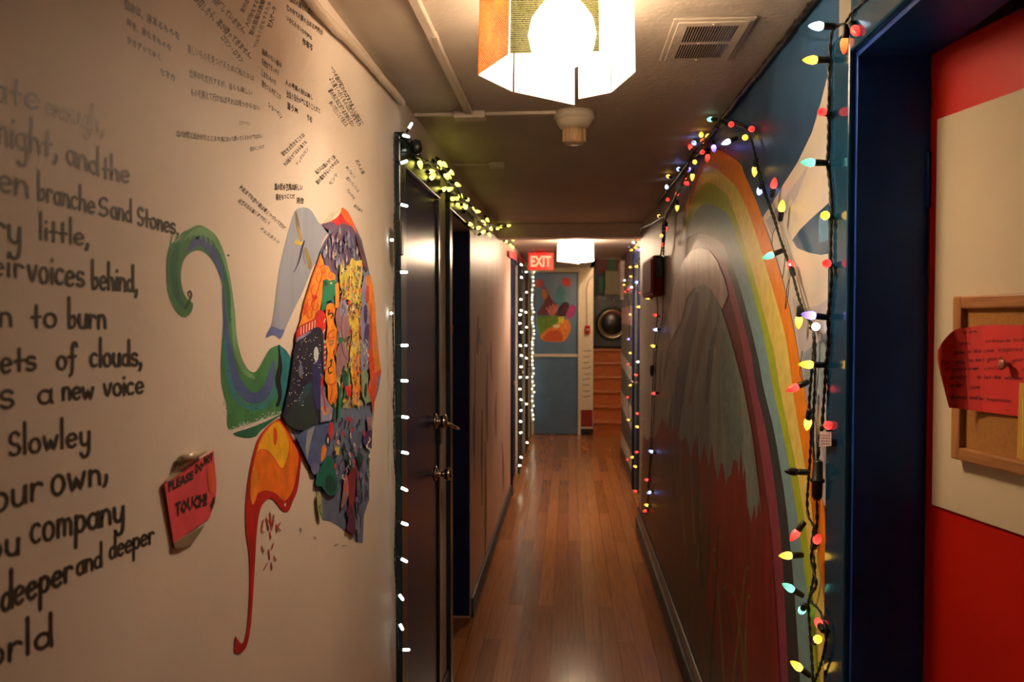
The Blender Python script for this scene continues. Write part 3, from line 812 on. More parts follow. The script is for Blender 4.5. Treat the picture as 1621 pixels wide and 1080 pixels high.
# washing machine and cabinet on the landing
LZ = 6 * RISE
wx = at_y(969, 513, 13.1).x
t = thing('washing_machine', (wx, 13.35, LZ), 'dark front loading washing machine at the top of the stairs', 'washing machine')
M_WM = mat('dark_appliance', (.045, .055, .07), rough=.35, var=.1)
bx0, bx1 = max(.35, wx - .30), .85
MB().bbox((bx0, 13.1, LZ + .01), (bx1, 13.68, LZ + .84), .015).build('cabinet', M_WM, t)
wz = at_y(969, 513, 13.08).z
R = frame_m((wx, 13.10, wz), (0, -1, 0))
MB().lathe([(.255, 0), (.265, .02), (.255, .04), (.240, .045), (.236, .03)], R, 36).build('door_ring', M_DARKMETAL, t, 'dark door ring')
MB().lathe([(.212, .030), (.224, .034), (.224, .042), (.210, .046), (.206, .04)], R, 36).build('chrome_rim', M_CHROME, t, 'thin chrome rim')
MB().lathe([(.23, .012), (.20, .03), (.13, .055), (.04, .065), (.001, .066)], R, 32).build('door_glass', M_BLACK, t, 'dark glass door')
MB().bbox((bx0 + .02, 13.095, LZ + .73), (bx1 - .02, 13.10, LZ + .82), .002).build('control_panel', M_BLACK, t)
a, b_ = at_y(957, 427, 13.45), at_y(994, 480, 13.45)
t = thing('wall_cabinet', (a.x + .15, 13.55, b_.z), 'olive cream wall cabinet above the washing machine', 'cabinet')
MB().bbox((a.x, 13.47, b_.z), (.855, 13.7, a.z), .03).build('body', mat('olive_cream', (.36, .31, .16), rough=.5, var=.1), t)
MB().bbox((a.x + .01, 13.455, b_.z + .02), (.85, 13.47, a.z - .02), .008).build('door', mat('olive_door', (.33, .28, .14), rough=.45, var=.1), t)
l = bpy.data.lights.new('landing_bulb', 'POINT'); l.energy = STAIR_FILL_POWER; l.color = WARM; l.shadow_soft_size = .05  # fill light added out of view to brighten the end door and steps
o = bpy.data.objects.new('landing_bulb', l); COL.objects.link(o); o.location = (.62, 10.3, 2.66)
t = thing('added_stair_bulb', (.62, 10.3, 2.85), 'added bulb and holder out of view on the stairwell ceiling', 'lamp')
MB().lathe([(.06, 0), (.06, -.02), (.03, -.03), (.025, -.07)], Matrix.Translation((.62, 10.3, 2.85)), 20).build('holder', M_PLASTIC, t)
MB().lathe([(.012, -.07), (.02, -.085), (.03, -.11), (.025, -.135), (.005, -.15)], Matrix.Translation((.62, 10.3, 2.85)), 16).build('bulb', M_FILL_GLOBE, t)
# pale box and card at the end of the striped wall
q0, q1 = at_x(985, 396, XR2 - .05), at_x(989, 428, XR2 - .05)
t = thing('wall_box', (XR2, 9.2, q1.z), 'narrow pale box fixed high on the striped wall end', 'box')
MB().bbox((XR2 - .05, 9.05, 1.98), (XR2, 9.5, 2.22), .006).build('cover', paint('pale_box', 214, 176, 150), t)
MB().bbox((XR2 - .035, 9.2, 1.80), (XR2, 9.42, 1.98), .004).build('sleeve', paint('pale_sleeve', 200, 160, 136), t)
# red cloth hanging on the open door leaf
cl = [at_y(x, y, Y2B - .012) for x, y in ((700, 508), (709, 507), (718, 516), (715, 540), (709, 566), (702, 575))]
t = thing('red_cloth', tuple(cl[4]), 'red cloth hanging inside the open left doorway', 'cloth')
m = MB(); m.slab(cl, (0, -.008, 0)); m.build('fabric', paint('cloth_red', 190, 16, 14), t)
# ================================================================== writing and mural on the left wall
pw = lambda px, py, l: at_x(px, py, XL + l)
P = Paint(pw)
AS1 = 1.15
for wd, x0, y0, x1, y1, h0, h1, wt in (
    ('late', -22, 156, 61, 173, 25, 22, 5.5), 
    ('night,', -2, 229, 92, 250, 29, 22, 5.5), ('and', 106, 258, 156, 278, 22, 21, 5), ('the', 163, 282, 204, 290, 19, 18, 5),
    ('fallen', -78, 282, 44, 313, 26, 24, 5.5), ('branche', 61, 316, 150, 338, 21, 17, 4.6), ('S', 157, 341, 171, 342, 17, 17, 4.6), ('and', 176, 345, 208, 352, 18, 17, 4.2), ('Stones,', 218, 355, 283, 372, 17, 15, 4.2),
    ('ry', -9, 380, 34, 387, 28, 26, 6), ('little,', 63, 379, 142, 389, 19, 17, 5),
    ('their', -58, 430, 37, 440, 22, 20, 5.5), ('voices', 46, 445, 133, 454, 25, 22, 5.5), ('behind,', 146, 457, 218, 462, 21, 19, 5),
    ('n', 0, 517, 19, 517, 21, 21, 5.5), ('to', 51, 518, 89, 518, 21, 21, 5.5), ('burn', 109, 519, 167, 520, 22, 20, 5.5),
    ('sheets', -60, 596, 56, 585, 25, 20, 6), ('of', 91, 585, 121, 583, 20, 19, 5.5), ('clouds,', 144, 580, 225, 578, 20, 18, 5.5),
    ('s', 0, 646, 21, 645, 26, 26, 6), ('a', 61, 640, 82, 638, 21, 21, 5.5), ('new', 100, 633, 148, 631, 19, 18, 5.5), ('voice', 165, 628, 227, 622, 19, 17, 5.2),
    ('Slowley', 15, 721, 143, 704, 22, 20, 5.8),
    ('your', -40, 822, 66, 788, 29, 26, 6.5), ('own;', 83, 786, 172, 762, 31, 20, 6.5),
    ('you', -50, 892, 31, 877, 26, 24, 6.8), ('company', 50, 861, 196, 824, 29, 22, 6.2),
    ('deeper', 4, 969, 114, 917, 29, 21, 6.8), ('and', 122, 911, 161, 897, 20, 18, 5), ('deeper', 174, 886, 243, 858, 19, 16, 4.8),
    ('world', -62, 1074, 82, 1022, 29, 24, 6.8)):
    write(P, wd, x0, y0, x1, y1, h0, h1, wt * .92, M_INK3 if y1 < 320 else M_INK, AS1)
P.build('poem_lettering', WL, 'large handwritten English poem in black marker')
P = Paint(pw)
write(P, 'enough,', 73, 180, 164, 211, 18, 19, 4.6, M_INK2, AS1)
P.build('faded_lettering', WL, 'faded grey handwritten word in the poem')

P = Paint(pw)
k2 = lambda x, y: (180 + x / 3.524, y / 3.524)
k3 = lambda x, y: (240 + x / 4.0525, 180 + y / 4.0525)
def notes(fn, sc, rows):
    for txt, x0, y0, x1, y1, h0, h1, up, bold in rows:
        (a, b), (c_, d) = fn(x0, y0), fn(x1, y1)
        typeset(P, txt, a, b, c_, d, h0 / sc, h1 / sc, M_INK, up, bold + .016)
notes(k2, 3.524, [
    ('運命は、志あるものを', 60, 25, 368, 205, 62, 42, 1, .022), ('導き、志なきものを', 72, 125, 322, 272, 50, 38, 1, .022), ('ひきずってゆく', 76, 225, 262, 322, 48, 36, 1, .022), ('セネカ', 258, 395, 342, 442, 46, 40, 1, .03),
    ('発行していません。', 560, -5, 735, 182, 44, 34, 0, .015), ('出発したら、再び帰ってきません。', 455, -10, 772, 322, 50, 32, 0, .018), ('ロマン・ロラン', 605, 205, 718, 345, 36, 30, 0, .02),
    ('自分は', 715, 65, 748, 0, 30, 30, 0, .02), ('人が旅をする', 742, 145, 803, 0, 28, 28, 0, .01), ('旅の目的は到着', 765, 195, 836, 0, 30, 28, 0, .02), ('ではなく旅をするため', 788, 268, 872, 8, 24, 24, 0, .0), ('旅人ゲーテ', 868, 152, 902, 36, 30, 28, 0, .03),
    ('旅は人間を謙虚に', 982, -5, 1112, 78, 34, 30, 1, .012), ('世の中で人間の占める場所が', 965, 40, 1168, 188, 36, 32, 1, .022), ('いかに小さいかを知る', 965, 100, 1106, 216, 34, 26, 1, .022), ('作者不', 1052, 228, 1112, 272, 40, 36, 1, .03),
    ('美しいものを見つけるために私たちは', 412, 272, 783, 440, 62, 34, 1, -.004), ('世界中を旅行するが、自らも美しい', 422, 412, 772, 520, 46, 34, 1, .006), ('ものを携えて行かねばそれは見つからない', 430, 515, 815, 605, 52, 30, 1, .006), ('エマーソン', 700, 685, 762, 690, 28, 26, 1, -.004),
    ('船荷のない船は', 828, 285, 938, 368, 36, 28, 1, .02), ('不安定でまっすぐ', 825, 345, 922, 412, 42, 32, 1, .02), ('進まないものだ', 823, 405, 906, 466, 40, 32, 1, .015), ('荷をつんで行こう', 825, 465, 932, 546, 42, 30, 1, .02), ('ショーペン', 862, 580, 940, 655, 38, 36, 1, .008),
    ('人の最高の旅は美し', 958, 460, 1112, 548, 36, 28, 1, .012), ('出会う自分の姿に会うことだと', 965, 522, 1152, 622, 44, 30, 1, .015), ('思う夢', 968, 590, 1028, 628, 44, 36, 1, .02), ('作者', 1078, 655, 1107, 670, 36, 36, 1, .0),
    ('一つの旅が終わればまた新しい旅はじ', 1214, 372, 1385, 695, 27, 25, 0, .015), ('より遠くへ行くものは旅の友をもつ', 1208, 435, 1372, 705, 30, 26, 0, .005), ('道の先になにがあるか知らない', 1205, 498, 1335, 705, 30, 28, 0, .015), ('歩いて行くことで見える', 1205, 570, 1300, 702, 30, 28, 0, .005)])
notes(k3, 4.0525, [
    ('ロバが旅に出かけたところで', 162, 130, 440, 168, 46, 38, 1, .008), ('馬になって帰ってくるわけではない', 445, 168, 712, 145, 36, 30, 1, .008), ('西洋のことわざ', 632, 232, 722, 212, 30, 26, 1, .0),
    ('旅をせよ生きることは', 838, 265, 978, 132, 32, 28, 0, .012), ('人は旅人であるから急ぐな', 852, 332, 992, 178, 28, 26, 0, .01), ('アンデルセン', 932, 330, 1002, 222, 24, 22, 0, .0),
    ('私たちは進んで行く旅', 1055, 382, 1178, 275, 32, 28, 0, .012), ('前の道をひらいてゆけば', 1060, 448, 1198, 300, 32, 28, 0, .015), ('モンテ', 1145, 455, 1190, 385, 28, 26, 0, .0),
    ('真の旅の発見は新しい', 788, 470, 968, 478, 46, 40, 1, .03), ('眼をもつことだ', 798, 538, 918, 530, 44, 30, 1, .02), ('河合', 928, 562, 978, 560, 42, 40, 1, .02),
    ('何処までも空の道は遠くつづいて行け', 566, 468, 855, 738, 32, 28, 0, .01), ('出来るなら遠くまで行こう', 562, 555, 757, 708, 32, 22, 0, .006), ('チェスタトン', 700, 735, 820, 830, 24, 22, 0, -.004),
    ('旅人よ道', 1315, 298, 1358, 388, 24, 24, 0, .005), ('歩いてゆこう', 1248, 342, 1302, 412, 24, 22, 0, .002), ('道はつづいている', 1252, 408, 1328, 502, 24, 22, 0, .002), ('風の中を', 1252, 488, 1302, 548, 22, 20, 0, .0), ('無名詩人', 1298, 588, 1352, 632, 22, 20, 0, .0)])
P.build('japanese_lettering', WL, 'small handwritten Japanese travel sayings in black')

# ---- mural: green tail
c6 = lambda pts: [(240 + p[0] / 2.8425, 320 + p[1] / 2.8425) for p in pts]
c7 = lambda pts: [(340 + p[0] / 2.4545, 620 + p[1] / 2.4545) for p in pts]
cA = lambda pts: [(440 + p[0] / 6.0, 320 + p[1] / 6.0) for p in pts]
cB = lambda pts: [(440 + p[0] / 5.4, 480 + p[1] / 5.4) for p in pts]
cC = lambda pts: [(450 + p[0] / 4.909, 660 + p[1] / 4.909) for p in pts]
G1, G2, G3 = paint('leaf_green', 62, 112, 62), paint('light_green', 104, 140, 88), paint('deep_green', 34, 92, 66)
BL, PU, DK, TL = paint('dusk_blue', 66, 76, 116), paint('violet', 74, 62, 122), paint('ink_navy', 22, 22, 36), paint('teal_mid', 44, 108, 108)
P = Paint(pw)
tail = [(122, 172), (86, 190), (70, 250), (67, 340), (75, 410), (95, 465), (125, 508), (155, 518), (180, 492), (186, 455), (165, 440), (142, 400), (132, 335), (140, 275), (165, 236), (205, 218), (243, 230), (282, 275), (310, 340), (322, 420), (325, 500), (318, 600), (312, 700), (313, 800), (325, 870), (340, 920), (346, 1020), (420, 1002), (520, 972), (604, 936), (622, 880), (618, 800), (628, 722), (615, 680), (592, 655), (568, 645), (532, 662), (505, 705), (478, 752), (458, 766), (430, 748), (402, 690), (382, 600), (375, 500), (360, 380), (345, 300), (322, 215), (290, 152), (250, 118), (210, 104), (165, 124), (135, 140)]
P.poly(c6(tail), G1, 4)
P.poly(c6([(365, 1042), (420, 1062), (470, 1055), (490, 1030), (560, 975), (600, 945), (520, 985), (430, 1020)]), G3, 2)
P.up().ribbon(c6([(118, 190), (100, 280), (104, 360), (118, 430), (150, 478)]), [8, 13, 12, 9, 4], G3, 5)
P.ribbon(c6([(170, 150), (215, 128), (265, 150), (310, 220), (340, 330), (358, 450), (370, 580), (385, 680), (420, 760), (460, 790)]), [6, 12, 11, 8, 6, 6, 6, 8, 8, 5], G2, 5)
P.up().ribbon(c6([(160, 225), (205, 178), (250, 196), (295, 270), (318, 350)]), [3, 14, 12, 9, 4], BL, 5)
P.ribbon(c6([(205, 160), (255, 175), (300, 240), (328, 320), (345, 420), (350, 540)]), [5, 9, 7, 6, 7, 4], G3, 5)
P.ribbon(c6([(322, 380), (330, 520), (346, 650), (375, 790), (430, 870), (480, 880), (525, 830), (548, 720)]), [3, 6, 10, 14, 17, 17, 14, 5], BL, 6)
P.ribbon(c6([(328, 540), (340, 640), (370, 760), (420, 850), (470, 880), (515, 850), (530, 800)]), [3, 4, 6, 8, 11, 9, 3], PU, 6)
P.ribbon(c6([(330, 620), (340, 740), (365, 850), (420, 915), (500, 920), (555, 850), (565, 760)]), [5, 7, 9, 8, 8, 8, 4], TL, 6)
P.poly(c6([(568, 645), (592, 655), (615, 680), (628, 722), (618, 800), (622, 880), (604, 930), (575, 900), (580, 800), (572, 720)]), TL, 3)
P.up().ribbon(c6([(573, 645), (578, 740), (568, 800), (578, 870), (566, 915)]), [2, 7, 9, 6, 5], DK, 5)
P.ribbon(c6([(152, 478), (168, 448), (180, 420), (172, 400), (163, 412), (172, 428)]), [3, 2.6, 2.4, 2, 1.6, 1.4], DK, 5)
for k in range(46):
    x, y = random.uniform(320, 600), random.uniform(850, 1000)
    if y < 1000 - (x - 340) * .25: P.dot(*c6([(x, y)])[0], random.uniform(.6, 1.5), random.uniform(.6, 1.5), G3 if k % 2 else DK, 7)
for x, y in ((355, 530), (322, 620), (345, 760), (352, 960), (345, 240), (340, 380), (470, 930), (450, 960)): P.dot(*c6([(x, y)])[0], 2.2, 2.0, G3, 8)
for k in range(10):
    x = 85 + k * 22; P.ribbon(c6([(x, 190 - k * 6 if k < 5 else 130 + (k - 5) * 8), (x + 8, 150 if k < 5 else 150 + (k - 5) * 14)]), 2.2, G2)
P.up()
W_ = paint('chalk_white', 216, 206, 188)
for k in range(150):
    t = random.random(); x = 335 + 285 * t; y = 1032 - 100 * t + random.gauss(0, 7)
    P.dot(*c6([(x, y)])[0], random.uniform(.5, 1.3), random.uniform(.4, 1.0), W_, 6)
tailo = P.build('painted_tail', WL, 'painted curling green and violet tail')

# ---- grey petal and dragonfly
GP = paint('petal_grey', 142, 138, 142, var=.1, vscale=8, stretch=(1, 2, .4))
P = Paint(pw)
P.poly(c6([(645, 40), (688, 24), (722, 42), (755, 95), (800, 120), (768, 180), (757, 240), (722, 300), (682, 400), (640, 485), (602, 570), (580, 616), (560, 602), (540, 600), (513, 610), (540, 545), (556, 440), (570, 330), (592, 220), (620, 110)]), GP, 4)
P.up().poly(c6([(513, 610), (530, 570), (548, 560), (580, 575), (600, 572), (580, 616), (560, 602), (540, 600)]), paint('petal_blue', 96, 98, 140), 2)
P.up().poly(cA([(162, 95), (178, 100), (205, 200), (215, 290), (230, 350), (212, 365), (190, 300), (168, 200)]), paint('wing_olive', 122, 104, 68), 3)
P.poly(cA([(258, 430), (280, 450), (318, 570), (316, 630), (292, 632), (265, 540), (248, 460)]), paint('wing_brown', 130, 106, 62), 3)
P.up().poly(cA([(185, 230), (205, 250), (225, 345), (210, 355), (195, 300)]), paint('wing_gold', 172, 122, 50), 2)
P.poly(cA([(160, 370), (185, 352), (205, 380), (245, 375), (225, 405), (185, 408), (165, 395)]), paint('fly_yellow', 206, 164, 52), 3)
P.ribbon(cA([(250, 370), (228, 440), (205, 540), (175, 620), (152, 665)]), [2.6, 3.6, 2.6, 1.6, 1.2], paint('fly_body', 46, 38, 66), 4)
P.ribbon(cA([(240, 460), (246, 540), (262, 590)]), [.8, .7, .6], M_INK, 3)
P.ribbon(cA([(290, 480), (305, 560), (312, 620)]), [1, 1, .7], M_INK2, 3)
P.build('painted_petal', WL, 'painted grey petal with a dragonfly')

# ---- patchwork cloak
P = Paint(pw)
OR, OR2, RD, YE = paint('mural_orange', 236, 128, 30), paint('mural_vermilion', 214, 66, 24), paint('mural_red', 196, 34, 28), paint('mural_yellow', 216, 178, 58)
PK, LI, GYB, PUR = paint('mural_rose', 152, 104, 104), paint('mural_lilac', 136, 124, 142), paint('mural_greyblue', 96, 100, 118, vscale=40), paint('mural_purple', 98, 72, 92)
NV, DG, CRM, GRN = paint('mural_night', 24, 22, 42), paint('mural_darkgreen', 30, 44, 42), paint('mural_cream', 214, 186, 150), paint('mural_green', 22, 112, 72)
VIO = paint('mural_violet', 70, 48, 90)
base = c6([(765, 104), (800, 65), (850, 30), (885, 45), (910, 95), (945, 170), (970, 270), (978, 310), (990, 350), (996, 450), (1006, 560), (1020, 660), (1033, 770), (1020, 850), (1003, 900), (996, 1000)]) + c7([(612, 60), (606, 180), (600, 300), (600, 420), (580, 480), (575, 590), (545, 585), (535, 560), (500, 540), (480, 522), (450, 505), (420, 500), (402, 470), (394, 400), (385, 330), (362, 300), (345, 240), (315, 190), (300, 160)]) + c6([(600, 940), (612, 880), (635, 740), (640, 650), (655, 570), (700, 430), (750, 240), (770, 190), (800, 150)])
P.poly(base, GYB)
P.poly(cB([(480, 0), (760, 0), (770, 300), (740, 600), (720, 880), (620, 900), (470, 900), (400, 700), (420, 300)]), paint('mural_straw_ground', 176, 152, 104))
# hat
P.up().poly(cA([(415, 210), (450, 195), (560, 150), (600, 60), (640, 70), (700, 170), (745, 290), (720, 270), (620, 200), (560, 240), (510, 270), (440, 240)]), RD, 2)
P.up().poly(cA([(560, 75), (620, 58), (660, 90), (710, 180), (750, 300), (720, 260), (640, 170), (600, 110)]), paint('mural_flame', 236, 92, 34), 2)
P.poly(cA([(425, 200), (480, 120), (545, 75), (600, 62), (590, 110), (540, 160), (480, 190)]), CRM, 2)
P.poly(cA([(415, 210), (450, 200), (520, 190), (570, 235), (540, 250), (500, 275), (450, 245)]), PUR, 2)
for a in (((440, 195), (500, 110)), ((460, 195), (540, 90)), ((480, 190), (570, 85))): P.ribbon(cA(a), .8, M_INK2)
# purple feathers
P.poly(cA([(545, 245), (600, 205), (700, 230), (745, 300), (790, 420), (862, 650), (835, 680), (800, 560), (740, 545), (690, 540), (650, 645), (600, 620), (570, 720), (520, 660), (490, 600), (440, 590), (415, 480), (430, 390), (480, 310)]), PUR)
P.up()
for k in range(60):
    x, y = random.uniform(440, 780), random.uniform(270, 600)
    if x > 600 + (y - 250) * .9 or x < 560 - (y - 250) * .9 and y < 400: continue
    mm = random.choice((LI, PK, VIO, VIO, LI, GYB)); h = random.uniform(40, 75); ww = random.uniform(8, 15)
    P.poly(cA([(x, y - h), (x + ww, y - h * .2), (x + ww * .6, y + h * .5), (x, y + h * .7), (x - ww * .7, y + h * .4), (x - ww, y - h * .2)]), mm, 3)
    P.up(.00004).ribbon(cA([(x, y - h * .5), (x + ww * .5, y), (x, y + h * .4), (x - ww * .4, y + h * .05), (x, y - h * .1)]), .8, random.choice((CRM, DK, LI)), 3)
P.up().poly(cA([(745, 300), (790, 400), (862, 640), (840, 650), (790, 520), (760, 400)]), paint('mural_plum', 92, 44, 54), 2)
# orange swirls
P.poly(cA([(405, 490), (430, 560), (440, 600), (480, 610), (500, 660), (545, 690), (545, 780), (430, 740), (420, 900), (400, 1020), (360, 1080), (225, 1080), (260, 920), (330, 700)]), OR, 1)
P.poly(cB([(225, 0), (370, 0), (350, 60), (310, 130), (200, 190), (175, 205), (205, 120)]), OR)
P.up()
for cx_, cy_, r in ((345, 840, 34), (390, 720, 30), (350, 970, 36), (300, 960, 26), (430, 640, 26), (300, 1060, 30), (395, 590, 20), (500, 690, 20)):
    P.ribbon(cA([(cx_ + r * math.cos(a) * .8, cy_ + r * 1.5 * math.sin(a)) for a in [k * .7 for k in range(8)]]), 1.7, OR2, 3)
P.ribbon(cA([(400, 520), (330, 720), (270, 920), (235, 1060)]), 1.5, OR2, 4); P.ribbon(cA([(440, 610), (400, 760), (360, 900), (320, 1050)]), 1.3, RD, 4)
P.poly(cB([(228, 0), (262, 0), (240, 90), (215, 120)]), OR2)
P.poly(cA([(320, 880), (380, 900), (340, 940), (300, 1010), (330, 930)]), RD, 2)
# yellow crowd
P.poly(cA([(610, 620), (650, 650), (700, 530), (740, 560), (800, 550), (800, 700), (770, 870), (750, 1075), (700, 1075), (680, 930), (640, 920), (590, 800), (585, 680)]), YE, 1)
P.poly(cB([(625, 0), (720, 0), (705, 120), (690, 250), (710, 430), (690, 560), (690, 700), (640, 700), (620, 560), (615, 420), (640, 250), (600, 130)]), YE, 1)
P.poly(cB([(655, 440), (700, 430), (695, 560), (700, 720), (690, 880), (640, 860), (640, 640)]), OR, 1)
P.up()
for k in range(40):
    x, y = random.uniform(595, 800), random.uniform(570, 1060); a = random.uniform(10, 26)
    P.ribbon(cA([(x, y), (x + 8, y + a), (x - 4, y + 2 * a), (x + 5, y + 3 * a)]), random.uniform(.7, 1.6), random.choice((DG, M_INK, PK, OR2, CRM, paint('mural_lime', 178, 174, 74) if k == 0 else YE)), 3)
for k in range(34):
    x, y = random.uniform(630, 705), random.uniform(10, 840); a = random.uniform(8, 22)
    P.ribbon(cB([(x, y), (x + 8, y + a), (x - 6, y + 2 * a)]), random.uniform(.7, 1.5), random.choice((OR2, M_INK, RD, DG, PK)), 3)
LM = paint('mural_lime_stroke', 178, 176, 80)
P.up()
for k in range(150):
    x, y = random.uniform(590, 800), random.uniform(560, 1070)
    if x > 640 and y < 560 + abs(x - 720) * .5: continue
    a = random.uniform(12, 34); q = random.uniform(-7, 7)
    P.ribbon(cA([(x, y), (x + q, y + a), (x - q * .6, y + 2 * a)]), [.6, random.uniform(1.2, 2.6), .6], random.choice((YE, LM, LM, CRM, PK, OR, YE)), 2)
for k in range(200):
    x, y = random.uniform(500, 760), random.uniform(5, 860)
    a = random.uniform(10, 30); q = random.uniform(-8, 8)
    P.ribbon(cB([(x, y), (x + q, y + a), (x - q * .6, y + 2 * a)]), [.6, random.uniform(1.2, 3.0), .6], random.choice((YE, LM, CRM, PK, PK, OR, LI, YE)), 2)
P.up()
for k in range(70):
    x, y = random.uniform(600, 800), random.uniform(600, 1060); r = random.uniform(5, 12)
    P.ribbon(cA([(x, y + 3 * r), (x + r * .3, y + r), (x + r, y), (x + r * .2, y - r), (x - r * .5, y), (x + r * .2, y + r * .5)]), random.uniform(.6, 1.1), random.choice((DG, DK, M_INK, OR2)), 3)
for k in range(60):
    x, y = random.uniform(510, 750), random.uniform(20, 840); r = random.uniform(5, 13)
    P.ribbon(cB([(x, y + 3 * r), (x + r * .3, y + r), (x + r, y), (x + r * .2, y - r), (x - r * .5, y), (x + r * .2, y + r * .5)]), random.uniform(.6, 1.2), random.choice((DG, DK, M_INK, OR2, RD)), 3)
# green dog shape
P.up().poly(cA([(440, 740), (470, 735), (490, 750), (530, 735), (545, 760), (545, 860), (520, 930), (475, 940), (440, 980), (410, 1040), (420, 900), (430, 820)]), GRN, 2)
P.poly(cB([(370, 0), (412, 0), (400, 60), (375, 60)]), GRN); P.poly(cA([(520, 930), (535, 920), (540, 1080), (520, 1080)]), GRN)
P.up().dot(*cA([(455, 775)])[0], 2.2, 4.5, DG, 10); P.dot(*cA([(505, 770)])[0], 1.8, 2, YE, 8)
# orange creatures in the middle
P.poly(cB([(415, 20), (470, 0), (490, 60), (470, 150), (505, 230), (500, 360), (470, 420), (495, 540), (500, 700), (510, 800), (470, 870), (430, 840), (425, 700), (400, 660), (410, 560), (425, 420), (410, 330), (425, 200), (410, 100)]), OR, 2)
P.poly(cA([(545, 780), (580, 760), (580, 1000), (545, 1010)]), OR)
P.up()
for pts, mm in (([(455, 130), (470, 100), (455, 85), (430, 100), (440, 60)], M_INK), ([(445, 500), (460, 480), (450, 540), (430, 560), (440, 600), (460, 590)], M_INK), ([(480, 230), (440, 250), (430, 300), (480, 290)], OR2), ([(430, 330), (470, 320), (460, 360), (440, 350)], PK), ([(420, 60), (460, 70), (480, 120)], OR2), ([(500, 250), (495, 400), (470, 440)], OR2), ([(430, 690), (460, 700), (500, 670)], OR2), ([(440, 860), (460, 760), (455, 690)], OR2), ([(480, 880), (500, 780)], OR2), ([(390, 620), (370, 700), (400, 820), (400, 930)], RD), ([(400, 900), (420, 940), (390, 940), (385, 910)], OR)):
    P.ribbon(cB(pts), 2.0, mm, 4)
# rose figures
P.poly(cB([(500, 60), (560, 0), (600, 120), (610, 260), (560, 330), (520, 270), (495, 150)]), PK, 2); P.poly(cB([(505, 400), (560, 330), (610, 470), (560, 540), (505, 640)]), PK, 2)
P.poly(cA([(590, 950), (640, 920), (660, 1000), (660, 1080), (590, 1080)]), LI, 1)
P.up()
for pts in ([(560, 20), (575, 60), (550, 120), (540, 220), (560, 320)], [(560, 320), (600, 290), (605, 340), (590, 350)], [(620, 965), (605, 1000), (625, 1010)], [(545, 350), (560, 430), (590, 480)]):
    P.ribbon(cB(pts) if pts[0][1] < 900 else cA(pts), 1.2, M_INK, 4)
P.ribbon(cB([(520, 250), (515, 310), (540, 340), (545, 300)]), 3, GRN, 3)
# heart and stripes, night sky
P.poly(cB([(320, 100), (350, 60), (390, 70), (410, 130), (405, 240), (375, 250), (340, 220), (320, 200)]), RD, 3)
P.poly(cB([(160, 240), (185, 200), (315, 130), (320, 200), (190, 290), (150, 330)]), RD)
P.up()
for k in range(6): P.ribbon(cB([(195 + k * 24, 270 - k * 12), (198 + k * 24, 205 - k * 12)]), 1.5, CRM)
for k in range(7): P.ribbon(cB([(408 - k * 2, 90 + k * 45), (392 - k * 2, 120 + k * 45)]), 1.4, CRM if k % 2 else RD)
for k in range(12): P.poly(cB([(392, 330 + k * 22), (418, 315 + k * 22), (400, 350 + k * 22)]), RD if k % 2 else CRM)
P.poly(cB([(160, 300), (250, 250), (290, 240), (200, 310), (155, 340)]), LI, 1)
P.up().poly(cB([(155, 335), (240, 290), (300, 225), (340, 205), (375, 225), (388, 300), (388, 400), (380, 520), (360, 640), (360, 1000), (260, 1080), (60, 1000), (55, 900), (100, 700), (130, 480)]), NV, 2)
P.up().poly(cB([(200, 760), (290, 660), (300, 850), (330, 960), (320, 1080), (150, 1080), (60, 1000), (100, 930)]), DG, 2)
P.poly(cB([(240, 700), (290, 680), (270, 760), (180, 880), (190, 780)]), paint('mural_bluegreen', 34, 62, 74), 2)
P.poly(cB([(300, 500), (370, 480), (365, 640), (362, 900), (320, 880), (300, 700)]), paint('mural_indigo', 40, 38, 84), 2)
P.up().dot(*cB([(327, 435)])[0], 3.9, 11.5, paint('mural_moon', 196, 190, 178), 18); P.dot(*cB([(195, 580)])[0], 3.6, 10.5, paint('mural_nebula', 112, 108, 128), 14)
ST = paint('star_white', 226, 218, 206)
for k in range(150):
    t = random.random(); x = 80 + 290 * random.random(); y = random.uniform(290, 880)
    if x < 165 - (y - 340) * .17 or (y > 650 and x > 230): continue
    P.dot(*cB([(x, y)])[0], random.uniform(.45, 1.1), random.uniform(.5, 1.3), ST if k % 5 else YE, 6)
# lilac strip, orange right flank
P.poly(cB([(725, 0), (780, 0), (785, 200), (770, 420), (775, 560), (720, 600), (700, 480), (715, 300), (700, 150)]), LI, 1)
P.poly(cA([(820, 690), (860, 640), (850, 800), (840, 1080), (800, 1080), (790, 850)]), LI, 1)
P.up().poly(cA([(835, 700), (880, 690), (905, 800), (930, 1080), (870, 1080), (845, 900)]), OR, 1); P.poly(cA([(840, 790), (870, 800), (868, 940), (835, 950)]), OR2, 1)
P.poly(cB([(790, 0), (828, 0), (840, 200), (860, 420), (885, 590), (850, 650), (850, 720), (830, 800), (815, 960), (800, 850), (765, 740), (790, 640), (770, 480), (785, 250)]), OR2, 1)
P.up().poly(cB([(800, 0), (825, 0), (845, 330), (880, 560), (830, 600), (810, 400)]), OR, 1)
P.poly(cB([(735, 30), (760, 20), (765, 120), (750, 190), (735, 130)]), VIO, 2); P.poly(cB([(745, 200), (780, 180), (770, 330), (735, 320)]), VIO, 2)
for k in range(16):
    x, y = random.uniform(715, 780), random.uniform(300, 590); P.ribbon(cB([(x, y), (x + random.uniform(-12, 12), y + 22)]), 1.6, random.choice((DK, VIO, GYB, CRM)))
P.poly(cB([(710, 590), (740, 560), (775, 610), (765, 740), (800, 840), (750, 860), (720, 800)]), paint('mural_sage', 126, 138, 98), 1)
P.up().poly(cB([(740, 700), (760, 690), (755, 800), (738, 790)]), paint('mural_deep_leaf', 38, 58, 36), 2)
